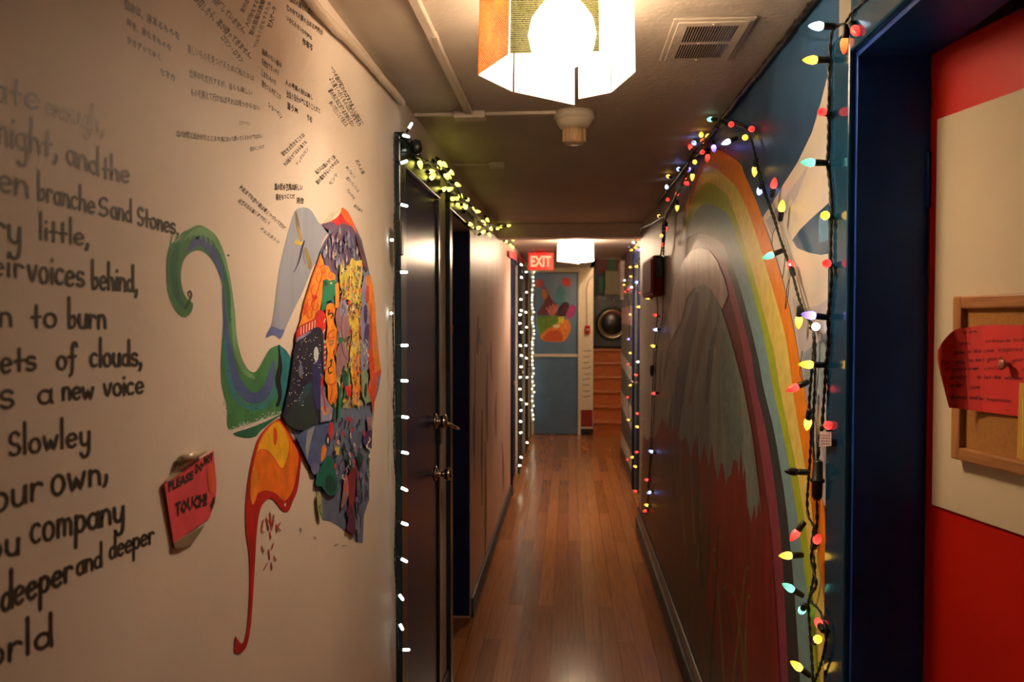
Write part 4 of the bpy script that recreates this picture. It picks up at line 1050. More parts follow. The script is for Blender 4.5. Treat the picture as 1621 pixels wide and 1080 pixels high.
# plants in the middle bottom
for pts in ([(560, 540), (575, 680), (600, 820)], [(600, 560), (590, 700), (570, 800)], [(540, 700), (530, 850), (520, 990)], [(510, 680), (530, 800), (550, 900)], [(470, 850), (485, 930), (475, 1040)], [(575, 580), (560, 640), (585, 700)]):
    P.ribbon(cB(pts), [2, 5, 2], random.choice((GRN, DG, paint('mural_pine', 40, 74, 62))) , 4)
P.poly(cB([(580, 710), (620, 715), (622, 800), (590, 790)]), RD, 2)
P.poly(cB([(365, 700), (430, 850), (470, 900), (460, 1000), (365, 1020)]), LI)
P.up().ribbon(cB([(385, 640), (375, 740), (400, 850), (402, 920)]), 2.2, RD, 4); P.ribbon(cB([(380, 890), (395, 945), (425, 935), (425, 890)]), 2.6, OR, 4)
# lower drifts
P.poly(cC([(90, 150), (200, 80), (380, 40), (360, 150), (330, 330), (240, 400), (190, 370), (150, 280)]), paint('mural_slate', 74, 84, 120), 1)
P.poly(cC([(180, 110), (240, 70), (215, 150), (195, 260), (180, 340), (165, 250)]), paint('mural_ash', 152, 144, 140), 1)
P.up().poly(cC([(205, 370), (250, 350), (280, 400), (245, 450), (215, 430)]), paint('mural_periwinkle', 104, 96, 128), 2)
P.poly(cC([(280, 390), (340, 300), (385, 340), (400, 440), (420, 560), (380, 610), (330, 600), (290, 540), (250, 540), (245, 480)]), paint('mural_emerald', 16, 92, 72, vscale=60), 2)
P.up().poly(cC([(330, 460), (380, 470), (400, 560), (360, 600), (320, 550)]), paint('mural_emerald_deep', 10, 66, 52, vscale=60), 2)
P.poly(cC([(290, 250), (310, 215), (330, 250), (315, 320), (285, 350)]), OR, 2)
P.ribbon(cC([(335, 130), (325, 190), (345, 225), (352, 170), (335, 140)]), 2.2, DK, 4); P.dot(*cC([(340, 185)])[0], 1.6, 5, CRM, 10)
P.poly(cC([(350, 60), (375, 40), (375, 130), (360, 180), (345, 130)]), RD, 2)
P.poly(cC([(395, 295), (392, 210), (402, 245), (410, 215), (416, 245), (430, 225), (425, 295)]), YE)
P.ribbon(cC([(465, 230), (490, 300), (515, 390), (520, 430)]), [2.5, 4, 8, 5], DG, 4)
P.poly(cC([(500, 450), (560, 380), (555, 500), (540, 700), (510, 720), (500, 600)]), paint('mural_crimson', 130, 34, 40), 2)
P.poly(cC([(465, 480), (490, 450), (500, 600), (470, 680), (440, 710), (455, 600)]), PK, 2); P.ribbon(cC([(480, 460), (465, 520), (475, 590), (490, 520)]), 1.5, OR2, 3)
P.poly(cC([(480, 720), (520, 690), (550, 800), (545, 920), (500, 890), (482, 870), (500, 800)]), paint('mural_wine', 84, 26, 50), 2)
P.poly(cC([(620, 130), (685, 80), (680, 250), (640, 230), (610, 200)]), VIO, 1); P.poly(cC([(640, 0), (685, 0), (680, 100), (650, 110)]), PK)
P.poly(cC([(570, 280), (610, 300), (600, 400), (570, 350)]), DG, 2)
for k in range(70):
    x, y = random.uniform(390, 670), random.uniform(5, 460); a = random.uniform(14, 40)
    P.ribbon(cC([(x, y), (x + random.uniform(-8, 8), y + a * .5), (x + random.uniform(-10, 10), y + a)]), random.uniform(1, 2.6), random.choice((LI, LI, GYB, CRM, PK, RD, DK, VIO, paint('mural_steel', 112, 118, 134) if k == 0 else GYB)), 3)
for k in range(40):
    x, y = random.uniform(560, 650), random.uniform(400, 880); a = random.uniform(30, 90)
    if x > 600 and y > 620: continue
    P.ribbon(cC([(x, y), (x + random.uniform(-6, 6), y + a)]), random.uniform(1.2, 3.4), random.choice((GYB, VIO, LI, PUR, DK)))
P.up().poly(cC([(255, 590), (285, 600), (300, 780), (270, 780), (255, 680)]), paint('mural_straw', 166, 156, 96), 2)
P.ribbon(cC([(265, 690), (275, 720), (280, 680)]), 1.6, GRN, 3); P.ribbon(cC([(270, 730), (295, 770)]), 1.8, GRN)
for x, y, h in ((520, 0, 26), (525, 80, 20), (495, 0, 14)): P.dot(*cC([(x, y + h)])[0], 2, 4, RD, 8)
P.build('painted_cloak', WL, 'tall patchwork cloak painted in many colours')

# ---- orange flame
P = Paint(pw); P.lift = .0012
P.poly(c7([(250, 104), (205, 135), (170, 180), (150, 240), (130, 340), (120, 450), (122, 550), (134, 640), (136, 750), (131, 860), (122, 940), (106, 980), (88, 962), (80, 950), (77, 985), (78, 1012), (100, 1016), (126, 985), (141, 900), (150, 780), (158, 640), (164, 540), (176, 462), (200, 422), (222, 416), (245, 440), (265, 464), (288, 462), (302, 430), (322, 380), (335, 280), (338, 240), (310, 190), (285, 150), (266, 115)]), paint('flame_red', 176, 26, 18), 4)
P.up().poly(c7([(245, 112), (205, 142), (175, 190), (158, 250), (142, 340), (140, 420), (160, 400), (195, 385), (235, 395), (270, 425), (300, 390), (318, 320), (325, 240), (300, 195), (275, 145)]), paint('flame_orange', 226, 104, 22), 4)
P.up().poly(c7([(245, 118), (210, 145), (180, 190), (165, 235), (180, 225), (215, 240), (260, 300), (280, 270), (290, 220), (275, 160)]), paint('flame_yellow', 240, 158, 28), 4)
P.poly(c7([(150, 290), (170, 330), (165, 400), (145, 440), (140, 360)]), OR, 3)
P.up().poly(c7([(228, 150), (235, 140), (243, 165), (240, 200), (230, 205)]), OR2, 3)
P.ribbon(c7([(160, 245), (185, 225), (215, 240), (260, 300), (283, 260), (292, 200)]), 1.4, OR2, 5)
P.dot(*c7([(273, 440)])[0], 1.6, 3.0, CRM, 10)
SC = paint('scribble_red', 176, 60, 44)
for pts in ([(188, 500), (183, 540), (192, 545)], [(200, 490), (210, 540), (205, 500)], [(215, 470), (222, 540), (230, 480)], [(240, 515), (242, 545)], [(255, 510), (245, 528), (256, 540)], [(215, 545), (218, 570)], [(210, 615), (214, 650)], [(183, 600), (190, 622)], [(228, 590), (222, 610)], [(192, 690), (204, 668)], [(220, 665), (222, 692)], [(230, 640), (238, 655)], [(208, 500), (232, 505)]):
    P.ribbon(c7(pts), 1.8, SC, 2)
for pts in ([(333, 530), (336, 545)], [(385, 565), (395, 570)], [(465, 598), (480, 592)], [(495, 600), (510, 598)]): P.ribbon(c7(pts), 1.2, M_INK2)
P.build('painted_flame', WL, 'painted orange and red flame trailing a thin tail')

# ---- pink note taped on the left wall
pk = lambda pts: [(250 + p[0] / 6.0, 700 + p[1] / 6.0) for p in pts]
def pnt(px, py, l): return at_x(px, py, XL + .001 + .003 * max(0, min(1, (300 - px) / 45)) + l)
t = thing('pink_note', tuple(pnt(300, 850, 0)), 'pink do not touch note taped to the wall left of the flame', 'note')
top = [(60, 390), (200, 300), (350, 195), (530, 80)]; bot = [(150, 965), (240, 895), (380, 800), (490, 722)]
cols = []
for a, b in zip(smooth_path(top, 4), smooth_path(bot, 4)): cols.append([(a[0] + (b[0] - a[0]) * k / 8 + 48 * max(0, (a[0] - 350) / 180) * math.sin(PI * (k / 8) ** 1.3), a[1] + (b[1] - a[1]) * k / 8) for k in range(9)])
vs = [pnt(*pk([p])[0], l) for l in (0, .0012) for cc in cols for p in cc]
nc, nr = len(cols), 9; N = nc * nr; fs = []
for L in (0, N):
    for i in range(nc - 1):
        for j in range(nr - 1): fs.append((L + i * nr + j, L + i * nr + j + 1, L + (i + 1) * nr + j + 1, L + (i + 1) * nr + j))
edge = [i * nr for i in range(nc)] + [(nc - 1) * nr + j for j in range(1, nr)] + [i * nr + nr - 1 for i in range(nc - 2, -1, -1)] + list(range(nr - 2, 0, -1))
for a, b in zip(edge, edge[1:] + edge[:1]): fs.append((a, b, b + N, a + N))
m = MB(); m.add(vs, fs); m.build('paper', mat('pink_paper', (.74, .085, .11), rough=.45, var=.1, vscale=25), t)
P = Paint(pnt); P.lift = .0018
for txt, a, b, h in (('PLEASE', (100, 428), (338, 310), 110), ('DO', (358, 262), (432, 220), 105), ('NOT', (438, 190), (524, 140), 105), ('TOUCH!', (165, 640), (470, 535), 150)):
    (x0, y0), (x1, y1) = pk([a, b]); typeset(P, txt, x0, y0, x1, y1, h / 6 * 1.1, h / 6, M_INK, True, .05, .06)
(x0, y0), (x1, y1) = pk([(490, 640), (555, 520)]); typeset(P, '!', x0, y0, x1, y1, 16, 16, M_INK, True, .05)
P.poly(pk([(470, 230), (530, 220), (545, 440), (490, 470)]), paint('note_orange', 214, 84, 50), 2)
P.build('marker_lettering', t)
TAPE = mat('yellowed_tape', (.50, .40, .27), rough=.25, var=.1)
m = MB(); a, b = pk([(220, 175), (440, 85)]); m.tube([pnt(a[0], a[1], .006), pnt((a[0] + b[0]) / 2, (a[1] + b[1]) / 2, .006), pnt(b[0], b[1], .004)], [.006, .0065, .004], 10)
m.slab([pnt(*q, .002) for q in pk([(175, 245), (205, 150), (245, 190), (245, 225)])], (.0006, 0, 0)); m.build('tape_roll', TAPE, t)
m = MB(); m.slab([pnt(*q, .0014) for q in pk([(150, 960), (220, 910), (440, 790), (420, 830), (330, 960), (230, 1010), (160, 1010)])], (.0005, 0, 0)); m.build('tape_strip', mat('brown_tape', (.30, .22, .15), rough=.25, var=.1), t)
m = MB(); m.slab([pnt(*q, .0022) for q in pk([(80, 385), (150, 340), (215, 290), (205, 270), (130, 300), (75, 360)])], (.0004, 0, 0)); m.build('tape_strip', TAPE, t)

# ---- stains on the beige panel
P = Paint(pw)
SN = paint('drip_brown', 92, 60, 48, var=.3); SN2 = paint('drip_dark', 70, 44, 36, var=.3)
for x, y0, y1, wd in ((757, 500, 560, 4), (760, 520, 545, 3), (763, 650, 800, 3), (772, 560, 700, 3), (786, 620, 690, 2), (752, 540, 760, 2), (795, 700, 780, 2), (778, 540, 600, 2.4), (768, 700, 880, 3), (750, 640, 720, 2)):
    P.ribbon([(x, y0), (x + random.uniform(-1.5, 1.5), (y0 + y1) / 2), (x + random.uniform(-1, 1), y1)], [wd * .4, wd, wd * .5], random.choice((SN, SN2)), 3)
P.build('panel_stains', WL, 'brown vertical drips on the beige panel')
# ================================================================== mural on the right wall
pr = lambda px, py, l: at_x(px, py, XR - l)
pYZ = lambda y, z, l: Vector((XR - l, y, z))
def toYZ(pts): return [(at_x(x, y, XR).y, min(at_x(x, y, XR).z, HC)) for x, y in pts]
GL_ = dict(rough=.42, spec=.22)
R_OR, R_TAN, R_LIME = paint('rainbow_orange', 226, 122, 20, var=.08, **GL_), paint('rainbow_tan', 226, 190, 92, var=.08, **GL_), paint('rainbow_lime', 172, 178, 40, var=.08, **GL_)
R_BLUE, R_DK, R_PU, R_MA = paint('rainbow_greyblue', 130, 158, 152, var=.08, **GL_), paint('rainbow_charcoal', 50, 56, 52, var=.1, **GL_), paint('rainbow_plum', 142, 62, 72, var=.1, **GL_), paint('rainbow_maroon', 98, 32, 30, var=.1, **GL_)
SKY = mat('paint_sky_blue', lin(22, 44, 68), color2=lin(42, 72, 96), vscale=5, rough=.35)
CLOUD = mat('paint_cloud', lin(206, 180, 150), color2=lin(186, 168, 150), vscale=6, rough=.4)
LAV = paint('cloud_lavender', 168, 152, 146, var=.08, vscale=8)
B_o = [(1318, 905), (1314, 860), (1304, 800), (1291, 740), (1281, 660), (1269, 588), (1255, 513), (1239, 444), (1220, 384), (1201, 327), (1181, 280), (1165, 253)]
B_t = [(1316, 1100), (1309, 1000), (1300, 911), (1289, 831), (1278, 755), (1263, 667), (1256, 620), (1245, 538), (1227, 469), (1208, 406), (1192, 355), (1176, 315), (1154, 284)]
B_l = [(1302, 1100), (1296, 1044), (1287, 938), (1278, 849), (1262, 747), (1242, 650), (1234, 610), (1225, 555), (1208, 490), (1192, 431), (1176, 378), (1164, 340), (1146, 303)]
B_b = [(1294, 1100), (1287, 1027), (1276, 920), (1262, 813), (1244, 707), (1226, 624), (1211, 541), (1195, 475), (1178, 412), (1164, 371), (1148, 335)]
B_d = [(1268, 1100), (1264, 1027), (1256, 911), (1244, 796), (1227, 689), (1210, 618), (1201, 570), (1186, 507), (1170, 450), (1156, 415), (1142, 385)]
B_p = [(1250, 1100), (1244, 978), (1238, 867), (1227, 769), (1213, 680), (1197, 611), (1189, 557), (1176, 507), (1164, 462), (1152, 428), (1138, 400)]
B_m = [(1233, 1100), (1231, 1044), (1227, 956), (1222, 867), (1213, 778), (1202, 698), (1187, 613), (1176, 551), (1164, 500), (1151, 456), (1137, 425), (1124, 405)]
B_i = [(1225, 1100), (1222, 1027), (1218, 938), (1209, 849), (1202, 778), (1191, 689), (1176, 609), (1172, 595), (1157, 538), (1142, 490), (1126, 459), (1114, 450)]
apex = {'o': (3.25, 2.235), 't': (3.3, 2.185), 'l': (3.35, 2.13), 'b': (3.4, 2.05), 'd': (3.42, 1.95), 'p': (3.42, 1.925), 'm': (3.42, 1.90), 'i': (3.42, 1.775)}
def arch(B, ap, cut):
    r = toYZ(B); yc, za = ap
    left = [(2 * yc - y, z) for y, z in reversed(r) if 2 * yc - y < cut]
    return smooth_path(r + [ap] + left, 4)
P = Paint(pYZ)
bands = [('o', B_o), ('t', B_t), ('l', B_l), ('b', B_b), ('d', B_d), ('p', B_p), ('m', B_m), ('i', B_i)]
mats = [R_OR, R_TAN, R_LIME, R_BLUE, R_DK, R_PU, R_MA]
# sky and clouds first
sky = toYZ(B_o) + [(3.25, 2.235), (3.7, 2.22), (3.9, HC - .001), (1.683, HC - .001), (1.683, at_x(1313, 905, XR).z)]
P.poly(sky, SKY)
PP = Paint(pr); PP.lift = .0008
PP.poly([(1311, 116), (1300, 160), (1285, 210), (1262, 258), (1240, 292), (1222, 322), (1207, 345), (1222, 384), (1239, 440), (1256, 513), (1270, 590), (1281, 660), (1292, 745), (1304, 800), (1314, 850), (1315.5, 800), (1314.5, 400), (1312, 200)], CLOUD)
PP.up().poly([(1313, 320), (1300, 332), (1282, 348), (1266, 364), (1254, 380), (1262, 393), (1280, 400), (1300, 404), (1314, 401)], SKY)
PP.up().poly([(1296, 342), (1310, 330), (1312, 380), (1296, 385)], paint('sky_light', 92, 122, 140))
PP.poly([(1212, 350), (1240, 318), (1262, 285), (1280, 262), (1262, 310), (1240, 345), (1222, 372)], LAV)
PP.poly([(1254, 470), (1272, 488), (1296, 484), (1315, 470), (1315.5, 700), (1300, 760), (1292, 745), (1281, 660), (1266, 560)], LAV)
PP.up().poly([(1270, 560), (1290, 545), (1315, 530), (1315.5, 610), (1300, 640), (1282, 640)], paint('cloud_grey', 136, 142, 136), 0)
PP.poly([(1304, 800), (1315.5, 806), (1318, 1100), (1314, 900)], paint('earth_red', 108, 40, 24))
P.up(.0004)
cut = {'o': 3.9, 't': 3.9, 'l': 3.9, 'b': 3.95, 'd': 3.9, 'p': 3.9, 'm': 3.9, 'i': 3.9}
for (ka, Ba), (kb, Bb), mm in zip(bands, bands[1:], mats):
    a = arch(Ba, apex[ka], cut[ka]); b = arch(Bb, apex[kb], cut[kb])
    P.poly(a + b[::-1], mm)
PP.lift = .0026
# pale crown of the inner arch, greys inside it
WH = mat('paint_pale_crown', lin(206, 172, 148), color2=lin(160, 128, 112), vscale=7, stretch=(1, 2, .6), rough=.4, spec=.4)
PP.poly([(1058, 500), (1066, 455), (1073, 433), (1082, 412), (1094, 398), (1108, 392), (1122, 396), (1134, 411), (1146, 440), (1153, 466), (1143, 490), (1130, 466), (1114, 455), (1099, 456), (1087, 472), (1078, 510), (1062, 540)], WH)
INN = mat('paint_inner_grey', lin(136, 134, 114), color2=lin(102, 106, 92), vscale=4, stretch=(1, 3, .5), rough=.42, spec=.35)
inner = [(x, y) for x, y in B_i]
PP.up().poly(inner + [(1105, 454), (1090, 470), (1078, 520), (1066, 620), (1058, 740), (1068, 900), (1130, 1100)], INN)
for pts, wd, mm in (([(1104, 462), (1096, 510), (1084, 560), (1074, 640), (1070, 700)], [4, 16, 18, 14, 6], paint('streak_dark', 70, 66, 60)), ([(1128, 470), (1116, 520), (1104, 570), (1092, 640)], [4, 10, 9, 5], paint('streak_tan', 120, 102, 78)),
                    ([(1142, 520), (1152, 580), (1160, 660), (1166, 740)], [6, 22, 30, 24], paint('streak_teal', 110, 118, 104)), ([(1138, 500), (1126, 560), (1118, 640)], [3, 9, 6], paint('streak_grey', 84, 86, 78)),
                    ([(1180, 690), (1186, 760), (1192, 800)], [14, 18, 12], paint('streak_pale', 128, 132, 116))):
    PP.ribbon(pts, wd, mm, 4, False)
for k in range(22):
    x = random.uniform(1045, 1165); y = random.uniform(480, 660)
    PP.ribbon([(x, y), (x - random.uniform(-4, 14), y + random.uniform(40, 110))], random.uniform(1, 2.5), random.choice((paint('hair_grey', 96, 92, 80) if k == 0 else INN, M_RWALL)), 1, False)
# dark red earth with dripping upper edge
EARTH = mat('paint_dark_earth', lin(144, 40, 32), color2=lin(104, 36, 28), vscale=6, stretch=(1, 3, .4), rough=.45, spec=.25)
drip = [(1236, 1100), (1228, 960), (1222, 870), (1214, 795), (1210, 790), (1207, 770), (1204, 812), (1201, 790), (1198, 826), (1194, 800), (1189, 828), (1183, 800), (1179, 736), (1176, 760), (1173, 700), (1170, 752), (1166, 730), (1161, 728), (1157, 752), (1153, 755), (1149, 770), (1145, 735), (1141, 732), (1137, 760), (1132, 742), (1127, 700), (1122, 742), (1115, 700), (1108, 735), (1100, 690), (1094, 725), (1086, 690), (1078, 700), (1070, 665), (1060, 690), (1048, 660), (1038, 690), (1028, 700), (1018, 690), (1014, 900), (1100, 1100)]
PP.up().poly(drip, EARTH)
DKO = mat('paint_olive_dark', lin(62, 46, 26), color2=lin(92, 48, 34), vscale=6, stretch=(1, 3, .4), rough=.42, spec=.25)
PP.up().poly([(1016, 720), (1030, 690), (1050, 720), (1064, 700), (1085, 740), (1100, 730), (1112, 790), (1124, 860), (1120, 960), (1150, 1100), (1090, 1080), (1014, 900)], DKO)
PP.up()
ST1, ST2 = paint('stem_olive', 112, 104, 46), paint('stem_dark', 40, 40, 24)
for x0, y0, x1, y1, wd in ((1104, 690, 1112, 930, 4), (1112, 740, 1104, 900, 3), (1138, 830, 1124, 1080, 4), (1180, 900, 1160, 1080, 3), (1130, 880, 1146, 1080, 3), (1162, 930, 1178, 1080, 3), (1146, 930, 1160, 1020, 2), (1092, 720, 1100, 860, 3), (1076, 700, 1084, 860, 3), (1060, 700, 1068, 800, 2), (1184, 930, 1180, 1080, 3), (1120, 780, 1122, 900, 2)):
    PP.ribbon([(x0, y0), ((x0 + x1) / 2 + random.uniform(-3, 3), (y0 + y1) / 2), (x1, y1)], [wd * .4, wd, wd], random.choice((ST1, ST2, ST1)), 3)
for x, y in ((1178, 920), (1186, 945), (1160, 940), (1168, 965), (1148, 930), (1184, 900), (1140, 850), (1130, 870)): PP.dot(x, y, 2, 4, ST1, 8)
RM = P.build('rainbow_mural', WR, 'painted rainbow arch over blue sky')
PP.build('landscape_mural', WR, 'painted clouds, grey land and dripping dark red earth')
# slanted stripes on the far right wall
P = Paint(lambda px, py, l: at_x(px, py, XR2 - l))
ZB, ZW, ZP = paint('stripe_cream', 214, 190, 164), paint('stripe_dusk', 92, 62, 66), paint('stripe_pink', 206, 150, 140)
for pts, mm in (([(984, 405), (1003, 392), (1003, 440), (984, 444)], ZW), ([(984, 488), (1003, 483), (1003, 516), (984, 512)], ZP), ([(983, 557), (1003, 585), (1003, 612), (983, 578)], ZB), ([(983, 617), (1003, 650), (1003, 690), (983, 640)], ZB),
                ([(983, 682), (1001, 722), (1001, 748), (983, 705)], ZB), ([(983, 455), (1003, 450), (1003, 462), (983, 468)], ZP)):
    P.poly(pts, mm)
P.build('slanted_stripes', WR, 'cream and grey slanted painted stripes')

# ================================================================== strings of lights
def bulb_mat(name, base, tip, sb, stp, zl):
    m = bpy.data.materials.new('bulb_' + name); m.use_nodes = True; nt = m.node_tree; b = nt.nodes['Principled BSDF']
    b.inputs['Base Color'].default_value = (*[min(1, c * .6) for c in tip], 1); b.inputs['Roughness'].default_value = .2
    tc = nt.nodes.new('ShaderNodeTexCoord'); sp = nt.nodes.new('ShaderNodeSeparateXYZ'); nt.links.new(tc.outputs['Object'], sp.inputs[0])
    mr = nt.nodes.new('ShaderNodeMapRange'); mr.inputs[1].default_value = zl[0]; mr.inputs[2].default_value = zl[1]; nt.links.new(sp.outputs[2], mr.inputs[0])
    mx = nt.nodes.new('ShaderNodeMix'); mx.data_type = 'RGBA'; mx.inputs[6].default_value = (*[c * sb for c in base], 1); mx.inputs[7].default_value = (*[c * stp for c in tip], 1)
    nt.links.new(mr.outputs[0], mx.inputs[0]); nt.links.new(mx.outputs[2], b.inputs['Emission Color']); b.inputs['Emission Strength'].default_value = 1.0
    return m
HUES = {'yellow': ((1, .62, .10), (1, .55, .02), 3.0, 1.5), 'red': ((1, .07, .05), (1, .03, .025), 2.6, 1.0), 'blue': ((.30, .42, 1), (.06, .12, 1), 6.5, 1.8), 'mint': ((.40, 1, .75), (.12, .72, .52), 1.5, .8),
        'white': ((.80, .86, 1), (.66, .76, 1), 4, 1.4), 'violet': ((.38, .26, 1), (.16, .10, .9), 5, 1.3), 'orange': ((1, .22, .05), (1, .10, .02), 2.8, 1.1), 'dim': ((.25, .03, .03), (.30, .02, .02), .6, .5),
        'off': ((.03, .02, .01), (.03, .02, .01), .0, .0), 'lemon': ((.95, .85, .16), (.85, .74, .07), 5, 1.9), 'cool': ((.86, 1, .92), (.80, .95, .90), 7, 4), 'warmw': ((1, .94, .70), (1, .9, .6), 8, 4)}
def prof_c6(L=.029, r=.0088):
    return [(r * .55, 0), (r * .80, .06 * L), (r, .26 * L), (r * .93, .45 * L), (r * .70, .70 * L), (r * .36, .90 * L), (r * .06, L)]
def prof_mini(L=.022, r=.0042):
    return [(r * .8, 0), (r, .1 * L), (r, .8 * L), (r * .7, .95 * L), (r * .1, L)]
BM = {}
def bulb_mesh(hue, kind):
    if (hue, kind) in BM: return BM[(hue, kind)]
    L = .029 if kind == 'c6' else .022; S0 = .024 if kind == 'c6' else .014
    m = MB(); M = Matrix.Translation((0, 0, S0))
    m.lathe(prof_c6() if kind == 'c6' else prof_mini(), M, 10, 0, kind != 'c6')
    b, t_, sb, st_ = HUES[hue]
    o = m.build('bulb', bulb_mat(hue + '_' + kind, b, t_, sb, st_, (S0, S0 + L)))
    me = o.data; bpy.data.objects.remove(o)
    s_ = MB()
    if kind == 'c6': s_.lathe([(.0045, 0), (.0062, .003), (.0068, .021), (.0058, .0255)], Matrix(), 10)
    else: s_.lathe([(.0025, 0), (.0036, .002), (.0038, .0145)], Matrix(), 8)
    so = s_.build('socket', M_SOCKET); sm = so.data; bpy.data.objects.remove(so)
    BM[(hue, kind)] = (me, sm); return me, sm
def string_lights(label, wires, bulbs, wr=.0032, kind='c6', group=None, twist=True, wire_mat=None):
    """wires: world-space paths; bulbs: (socket foot, direction, hue)"""
    lo = min((p for w_ in wires for p in w_), key=lambda p: p[2])
    t = thing('string_lights', tuple(lo), label, 'string lights', group)
    for w_ in wires:
        sp = smooth_path([tuple(p) for p in w_], 7)
        m = MB()
        if twist:
            for ph in (0, PI):
                pts = []
                L = 0
                for i, p in enumerate(sp):
                    if i: L += (Vector(p) - Vector(sp[i - 1])).length
                    pts.append((p[0] + math.cos(L * 160 + ph) * wr * .55, p[1] + math.sin(L * 160 + ph) * wr * .7, p[2] + math.sin(L * 120 + ph) * wr * .4))
                m.tube(pts, wr * .62, 6)
        else: m.tube(sp, wr, 6)
        m.build('wire', wire_mat or M_WIRE, t)
    L0 = Vector(lo)
    for p, d, hue in bulbs:
        me, sm = bulb_mesh(hue, kind)
        b = bpy.data.objects.new('bulb', me); COL.objects.link(b); b.parent = t; b.location = Vector(p) - L0
        b.rotation_mode = 'QUATERNION'; b.rotation_quaternion = Vector(d).normalized().to_track_quat('Z', 'Y')
        b['label'] = {'lemon': 'yellow', 'cool': 'white', 'warmw': 'warm white', 'off': 'unlit', 'dim': 'dim red'}.get(hue, hue) + ' bulb'
        s_ = bpy.data.objects.new('socket', sm); COL.objects.link(s_); s_.parent = b
    return t
XS = XR - .022
def two(bx, by, tx, ty, hue, x=XS):
    """socket foot and tip seen in the picture; a bulb leaning towards the corridor stands off the wall"""
    p = at_x(bx, by, x)
    inward = (tx < bx) if x > 0 else (tx > bx)
    q = at_y(tx, ty, p.y) if inward and abs(tx - bx) > abs(ty - by) * .7 else at_x(tx, ty, x)
    return (p, q - p, hue)
wp = lambda pts, x: [at_x(a, b, x) for a, b in pts]
Y, R_, B_, G_, W_, V_, O_ = 'yellow', 'red', 'blue', 'mint', 'white', 'violet', 'orange'

# A: up the red door's casing
A_w = wp([(1378, -12), (1364, 3), (1352, 14), (1344, 26), (1338, 36), (1328, 40), (1318, 48), (1314, 70), (1312, 100), (1311.5, 180), (1311, 230), (1310, 258), (1314, 300), (1316, 343), (1315, 400), (1316, 440), (1313, 480), (1311, 502), (1311, 545), (1307, 580), (1306, 610), (1303, 650), (1301, 676), (1297, 700), (1295, 728)], XS)
A_b = [two(1324, 42, 1278, 41, W_), two(1340, 38, 1337, 70, O_), two(1347, 36, 1360, 58, R_), two(1314, 95, 1286, 95, Y), (at_x(1309, 180, XS), Vector((-.5, -.8, -.1)), R_), two(1310, 258, 1269, 257, G_), (at_x(1313, 344, XS), Vector((-.5, -.85, 0)), Y), (at_x(1314, 420, XS), Vector((-.45, -.85, .05)), R_), two(1311, 503, 1288, 500, V_), two(1307, 578, 1263, 577, Y), two(1303, 676, 1316, 672, R_)]
tA = string_lights('coloured light string climbing the red doorway casing, with its paper tag', [A_w], A_b)
m = MB(); m.slab([at_x(x, y, XS - .006) for x, y in ((1298, 683), (1316, 684), (1316, 706), (1296, 708))], (.001, 0, 0)); m.build('paper_tag', paint('tag_paper', 196, 158, 148), tA, 'white paper tag')
P = Paint(lambda px, py, l: at_x(px, py, XS - .006 - l))
for k in range(4): P.ribbon([(1300, 689 + k * 4.5), (1313, 689.5 + k * 4.5)], .9, M_INK2)
P.build('tag_print', tA)
m = MB(); c0, c1 = at_x(1295, 728, XS - .004), at_x(1293, 792, XS - .004)
Lc = (c1 - c0).length; m.lathe([(.004, 0), (.0095, .004), (.011, Lc * .46), (.0145, Lc * .48), (.0145, Lc * .54), (.011, Lc * .56), (.0105, Lc * .9), (.006, Lc)], frame_m(c0, c1 - c0), 14)
m.build('plug', M_SOCKET, tA, 'black plug connector')

# B: swagged over the rainbow and twisted down beside the casing
B_w1 = wp([(1140, 188), (1160, 192), (1180, 200), (1190, 222), (1197, 252), (1206, 285), (1214, 312), (1226, 345), (1234, 375), (1244, 402), (1256, 440), (1264, 470), (1276, 500), (1287, 522), (1288, 555), (1284, 600), (1281, 640), (1284, 680), (1282, 730), (1278, 790), (1280, 818), (1288, 835), (1285, 866), (1290, 900), (1283, 940), (1280, 960), (1283, 1010), (1286, 1060), (1288, 1095)], XR - .014)
B_w2 = wp([(1160, 196), (1183, 206), (1194, 240), (1204, 290), (1222, 338), (1240, 395), (1252, 428), (1268, 482), (1288, 526), (1290, 600), (1287, 690), (1293, 800), (1291, 850), (1284, 885), (1292, 925), (1282, 948), (1298, 968), (1308, 1000), (1303, 1040), (1290, 1078), (1284, 1100)], XR - .026)
B_b = [two(1186, 204, 1207, 206, R_), two(1168, 218, 1148, 226, W_), two(1176, 216, 1186, 221, Y), two(1197, 250, 1194, 280, Y), two(1207, 288, 1200, 312, B_), two(1222, 312, 1225, 292, R_), two(1235, 350, 1238, 325, Y), two(1240, 396, 1206, 410, G_), two(1256, 436, 1247, 402, R_),
       two(1266, 484, 1264, 520, Y), two(1284, 518, 1305, 516, W_), two(1281, 604, 1255, 615, R_), two(1282, 648, 1278, 675, Y), two(1282, 748, 1256, 747, 'off'), two(1274, 826, 1253, 854, R_), two(1272, 879, 1241, 880, Y), two(1272, 944, 1243, 927, G_), two(1275, 958, 1255, 988, G_), two(1304, 1000, 1292, 980, R_), two(1288, 1018, 1304, 1004, Y), two(1284, 1071, 1258, 1052, Y), two(1288, 868, 1296, 848, R_)]
tB = string_lights('coloured light string swagging over the rainbow and hanging twisted beside the red doorway', [B_w1, B_w2], B_b)
for pts in ([(1228, 360), (1223, 372), (1222, 390)], [(1252, 435), (1246, 455), (1243, 490), (1247, 470), (1250, 440)], [(1270, 556), (1266, 590), (1275, 612)], [(1286, 560), (1292, 590), (1288, 604)], [(1243, 405), (1241, 425), (1239, 440)]):
    MB().tube(smooth_path([tuple(at_x(a, b, XR - .016)) for a, b in pts], 5), .0009, 5).build('twist_tie', M_DARKMETAL, tB)

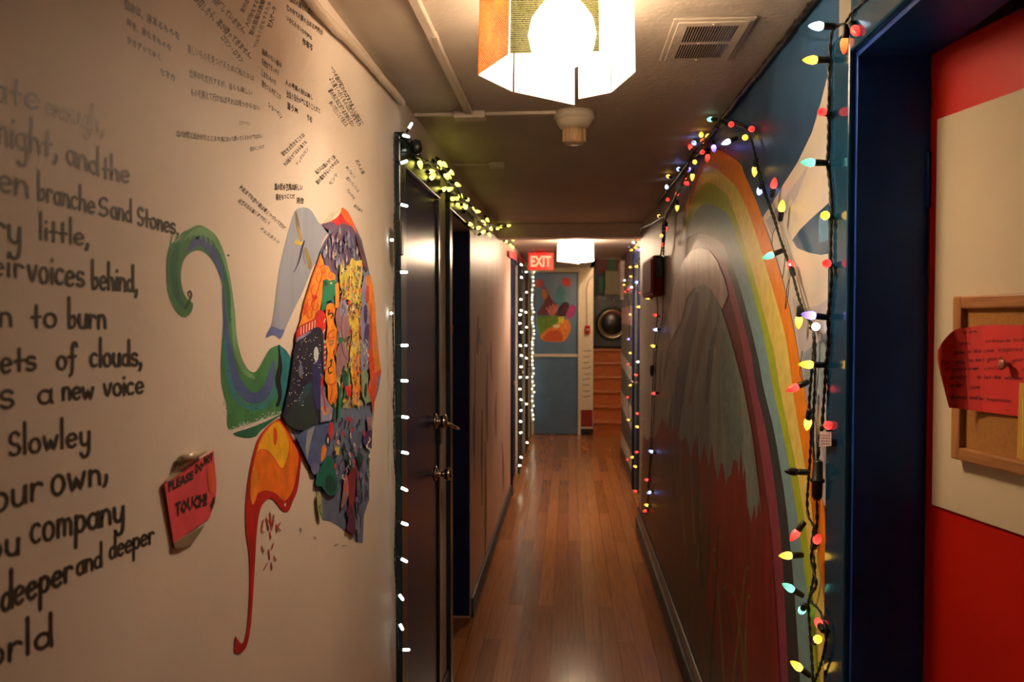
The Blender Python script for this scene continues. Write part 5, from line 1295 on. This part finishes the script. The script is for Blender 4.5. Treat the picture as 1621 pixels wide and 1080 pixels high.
# C: heavy bunch along the right ceiling corner, dropping to a control box
def corner(px, py, x, lim=2.258):
    p = at_x(px, py, x)
    return at_z(px, py, lim) if p.z > lim else p
XC = XR - .035
C_w = [[corner(a, b, XC) for a, b in ((1142, 190), (1124, 214), (1106, 232), (1093, 256), (1082, 284), (1071, 308), (1058, 332), (1050, 350), (1049, 380), (1046, 405))],
       [corner(a, b, XC - .01) for a, b in ((1150, 196), (1128, 208), (1110, 240), (1098, 250), (1085, 278), (1074, 302), (1060, 336), (1046, 346), (1030, 355), (1015, 362), (1004, 376))],
       [corner(a, b, XC - .02, 2.262) for a, b in ((1136, 200), (1116, 222), (1098, 236), (1088, 268), (1078, 296), (1066, 318), (1054, 346), (1052, 375), (1050, 404))]]
C_list = [(1124, 189, G_), (1158, 197, R_), (1110, 216, Y), (1120, 216, Y), (1098, 226, B_), (1097, 240, R_), (1120, 250, R_), (1130, 235, V_), (1100, 257, Y), (1075, 268, B_), (1060, 280, Y), (1096, 280, Y), (1084, 286, R_), (1056, 299, W_), (1057, 316, R_), (1072, 307, R_), (1072, 329, Y), (1043, 342, Y), (1054, 363, R_), (1047, 373, Y), (1049, 388, R_), (1112, 241, R_), (1088, 291, R_), (1112, 224, O_), (1090, 268, V_)]
wire0 = C_w[0] + C_w[1]
C_b = []
for px, py, h in C_list:
    c_ = corner(px, py, XC - .012)
    n_ = min(wire0, key=lambda p: (p - c_).length)
    d = (c_ - n_)
    d = d.normalized() if d.length > .012 else Vector((-.6, -.3, random.uniform(-.8, .4))).normalized()
    if d.z > .2: d.z = .2
    f_ = c_ - d * .036
    f_.x = min(f_.x, XR - .01); f_.z = min(f_.z, HC - .012)
    C_b.append((f_, d, h))
tC = string_lights('dense coloured light string along the right ceiling corner', C_w, C_b, wr=.006)

# D: control box and the string hanging below it
c0 = at_x(1040, 408, XR); c1 = at_x(1026, 472, XR)
ya, yb = at_x(1051, 440, XR).y, at_x(1033, 440, XR).y
t = thing('light_controller', (XR, (ya + yb) / 2, at_x(1040, 472, XR).z), 'dark red controller box hanging on the rainbow wall under the ceiling string', 'controller box')
zt, zb = at_x(1043, 409, XR).z, at_x(1043, 470, XR).z
MB().bbox((XR - .062, ya, zb), (XR - .004, yb, zt), .012).build('housing', mat('dark_red_case', (.20, .012, .012), rough=.6, spec=.15, var=.1), t)
MB().bbox((XR - .068, ya + .05, zb + .02), (XR - .060, yb - .05, zt - .02), .003).build('face_plate', paint('case_face', 120, 26, 22, rough=.7, spec=.1), t)
MB().bbox((XR - .050, ya - .022, (zt + zb) / 2 - .01), (XR - .008, ya + .004, zt - .006), .005).build('socket_side', M_BLACK, t)
D_w = wp([(1040, 470), (1041, 490), (1039, 520), (1036, 548), (1035, 580), (1033, 622), (1031, 680), (1030, 720), (1026, 762), (1026, 790), (1020, 812)], XR - .014)
D_w2 = wp([(1049, 455), (1049, 500), (1040, 545), (1037, 600), (1034, 680), (1028, 760), (1022, 815)], XR - .008)
def cl(rows, x, spread=.7):
    out = []
    for px, py, h in rows:
        p = at_x(px, py, x); d = Vector((-.9, random.uniform(-spread, spread), random.uniform(-.4, .35))).normalized()
        out.append((p - d * .034, d, h))
    return out
D_l = [(1026, 472, Y), (1037, 499, R_), (1038, 522, B_), (1034, 548, Y), (1035, 623, R_), (1031, 715, B_), (1024, 760, R_), (1028, 780, B_), (1024, 800, Y), (1021, 809, R_), (1027, 425, 'warmw'), (1024, 435, R_)]
tD = string_lights('coloured light string hanging down the wall below the red controller box', [D_w, D_w2], cl(D_l, XR - .03))
m = MB(); a, b = at_x(1032.5, 578, XR - .014), at_x(1032, 596, XR - .014); m.lathe([(.006, 0), (.013, .01), (.013, (b - a).length - .02), (.005, (b - a).length)], frame_m(a, b - a), 12); m.build('plug', M_SOCKET, tD)

# E: around the navy far door; F: on the striped wall
E_l = [(1008, 422, Y), (1008, 447, B_), (1014, 464, R_), (1011, 486, Y), (1018, 533, R_), (1017, 553, Y), (1010, 573, W_), (1007, 594, R_), (1018, 615, Y), (1016, 642, B_), (1009, 655, R_), (1021, 664, Y), (1009, 676, Y), (1020, 685, R_), (1008, 716, R_), (1019, 737, Y), (1006, 739, Y), (1015, 766, B_), (1006, 778, R_), (1015, 785, Y), (1017, 792, B_), (1017, 814, O_), (1003, 384, W_), (1010, 380, O_), (1006, 392, Y), (1012, 396, V_), (1000, 396, Y)]
XE = XR2 - .055
E_w = [wp([(1004, 384), (1010, 400), (1011, 447), (1014, 500), (1016, 553), (1012, 594), (1015, 642), (1014, 690), (1012, 740), (1014, 790), (1014, 806)], XE + .01), wp([(1004, 380), (1006, 420), (1009, 480), (1013, 560), (1009, 620), (1012, 700), (1010, 760), (1013, 804)], XE + .014)]
def cl_e(rows, x):
    out = []
    for px, py, h in rows:
        p = at_x(px, py, x)
        if p.z < .03: p.z = .03
        d = Vector((-.9, random.uniform(-.6, .6), random.uniform(-.3, .3))).normalized(); out.append((p - d * .034, d, h))
    return out
string_lights('coloured light string hanging over the navy far right door', E_w, cl_e(E_l, XE - .01))
F_l = [(998, 423, Y), (999, 438, Y), (989, 444, W_), (988, 451, Y), (990, 462, R_), (995, 458, R_), (1000, 455, W_), (998, 498, Y), (995, 537, V_), (998, 559, Y), (995, 577, R_), (998, 610, Y), (994, 629, R_), (995, 665, Y), (993, 728, R_), (1001, 724, Y), (986, 391, O_), (993, 384, R_), (996, 390, V_), (988, 386, Y)]
XF = XR2 - .03
F_w = [wp([(1003, 379), (994, 386), (990, 396), (989, 444), (992, 462), (997, 500), (996, 540), (997, 577), (998, 610), (995, 640), (996, 680), (998, 725)], XF + .012)]
string_lights('coloured light string hanging on the striped far right wall', F_w, cl(F_l, XF))

# G: yellow bulbs along the left ceiling corner
g6 = lambda x, y: (600 + x / 3.6, 180 + y / 3.6)
XG = XL + .035
G_l = [(350, 285), (372, 290), (300, 330), (305, 360), (235, 290), (395, 355), (412, 335), (378, 360), (440, 405), (395, 430), (370, 430), (465, 470), (445, 485), (420, 485), (485, 525), (505, 490), (450, 520), (535, 545), (555, 558), (520, 630), (590, 615), (618, 606), (565, 650), (590, 675), (638, 655), (630, 690), (675, 655), (695, 645), (725, 650), (712, 658), (740, 638), (720, 700), (725, 730), (748, 690), (765, 720), (750, 750), (762, 760), (340, 300), (495, 530), (600, 625)]
def cornerL(px, py, x, lim=2.258):
    p = at_x(px, py, x)
    return at_z(px, py, lim) if p.z > lim else p
G_w = [[cornerL(*g6(a, b), XG - .008) for a, b in ((130, 110), (170, 150), (200, 190), (245, 270), (300, 285), (350, 330), (385, 385), (420, 440), (465, 490), (520, 560), (560, 600), (610, 640), (650, 650), (690, 655), (720, 690), (745, 740))],
       [cornerL(*g6(a, b), XG + .004) for a, b in ((190, 180), (215, 240), (280, 275), (340, 300), (370, 370), (440, 420), (480, 500), (530, 545), (575, 615), (640, 635), (700, 645), (735, 700), (760, 750))]]
gw = G_w[0] + G_w[1]
G_b = []
for a, b in G_l:
    c_ = cornerL(*g6(a, b), XG)
    d = Vector((random.uniform(.1, .9), random.uniform(-.6, .6), random.uniform(-.9, .5))).normalized()
    f_ = c_ - d * .036; f_.x = max(f_.x, XL + .008); f_.z = min(f_.z, HC - .01)
    G_b.append((f_, d, 'lemon'))
tG = string_lights('yellow light string bunched along the left ceiling corner above the doors', G_w, G_b, wr=.006)
pc = at_x(656, 232, XG + .01)
MB().lathe([(.008, 0), (.018, .006), (.020, .03), (.014, .04), (.005, .044)], frame_m(pc + Vector((0, 0, .02)), (.2, .1, -1)), 12).build('plug', M_SOCKET, tG)

# first-door string of small white bulbs
XH = XL + .024
H_w = wp([(644, 214), (634, 222), (625, 214), (624, 260), (625, 326), (624, 350), (625, 430), (622, 500), (623, 547), (624, 602), (623, 640), (624, 660), (624, 716), (627, 772), (626, 830), (625, 886), (627, 930), (628, 975), (631, 1030), (633, 1100)], XH)
H_b = []
for bx, by, tx, ty in ((643, 210, 651, 197), (630, 212, 649, 217), (649, 232, 657, 239), (627, 261, 641, 256), (627, 322, 643, 326), (626, 431, 633, 431), (627, 547, 643, 547), (627, 602, 642, 603), (628, 659, 645, 661), (628, 714, 646, 718), (628, 769, 643, 776), (628, 825, 645, 831), (628, 881, 645, 890), (627, 935, 636, 947), (629, 981, 636, 994), (630, 1029, 652, 1029)):
    p = at_x(bx, by, XH); q = at_y(tx, ty, p.y); H_b.append((p, q - p, 'cool'))
for bx, by, tx, ty in ((623, 380, 610, 380), (623, 496, 611, 496)):
    p = at_x(bx, by, XL + .012); q = at_x(tx, ty, XL + .012); H_b.append((p, q - p, 'cool'))
tH = string_lights('small white light string running down the first left door casing', [H_w], H_b, wr=.0022, kind='mini')
a, b = at_x(627, 350, XH), at_x(627, 404, XH)
MB().bbox((XH - .002, a.y - .012, b.z), (XH + .018, a.y + .022, a.z), .004).build('power_box', M_SOCKET, tH, 'slim dark power box')

# far left strings
def run(px, ys, x, jit=1.5):
    out = []
    for y in ys:
        p = at_x(px + random.uniform(-jit, jit), y, x)
        d = Vector((.8, random.uniform(-.5, .5), random.uniform(-.5, .3))).normalized(); out.append((p - d * .02, d, random.choice(('warmw', 'warmw', 'cool'))))
    return out
XI = XL + .022
string_lights('warm white light string down the pale post between the navy and teal left doors',
              [wp([(820, 402), (822, 430), (820, 480), (823, 540), (820, 600), (822, 660), (820, 700), (821, 742)], XI)],
              run(822, (418, 438, 474, 491, 499, 512, 526, 546, 562, 581, 598, 616, 632, 651, 667, 686, 723, 737), XI + .012, 2), wr=.003, kind='c6')
string_lights('sparse white light string between the teal door and the last left door',
              [wp([(833, 432), (832, 470), (834, 520), (832, 580), (833, 640), (833, 702)], XI)],
              run(832, (431, 462, 494, 518, 546, 566, 598, 640, 700), XI + .012, 2), wr=.003, kind='c6')
zz = [at_y(843 + (k % 2) * 1.5, y, YEND - .03) for k, y in enumerate(range(432, 676, 20))]
J = []
y = 431
while y < 668:
    p = at_y(843.5 + random.uniform(-2.2, 2.2), y, YEND - .03)
    d = Vector((random.uniform(-.5, .5), -.9, random.uniform(-.4, .4))).normalized(); J.append((p - d * .03, d, 'warmw' if random.random() < .6 else 'cool'))
    y += random.uniform(4, 8.5)
string_lights('bright dense white light string down the left edge of the blue end door', [zz], J, wr=.004, kind='c6')
# red strips stand in for the exit sign's glow above the far left doors
for px0, py0, px1, py1, lab in ((806, 396, 818, 411, 'red strip painted as exit sign glow above the navy left door'), (822, 404, 831, 420, 'red strip painted as exit sign glow above the teal left door')):
    t = thing('paper_strip', tuple(at_x(px1, py1, XL + .004)), lab, 'paper')
    m = MB(); m.slab([at_x(px0, py0, XL + .0186), at_x(px1, py0 + 4, XL + .0186), at_x(px1, py1 + 2, XL + .0186), at_x(px0, py1 - 4, XL + .0186)], (.002, 0, 0)); m.build('strip', paint('strip_red', 206, 70, 66), t)
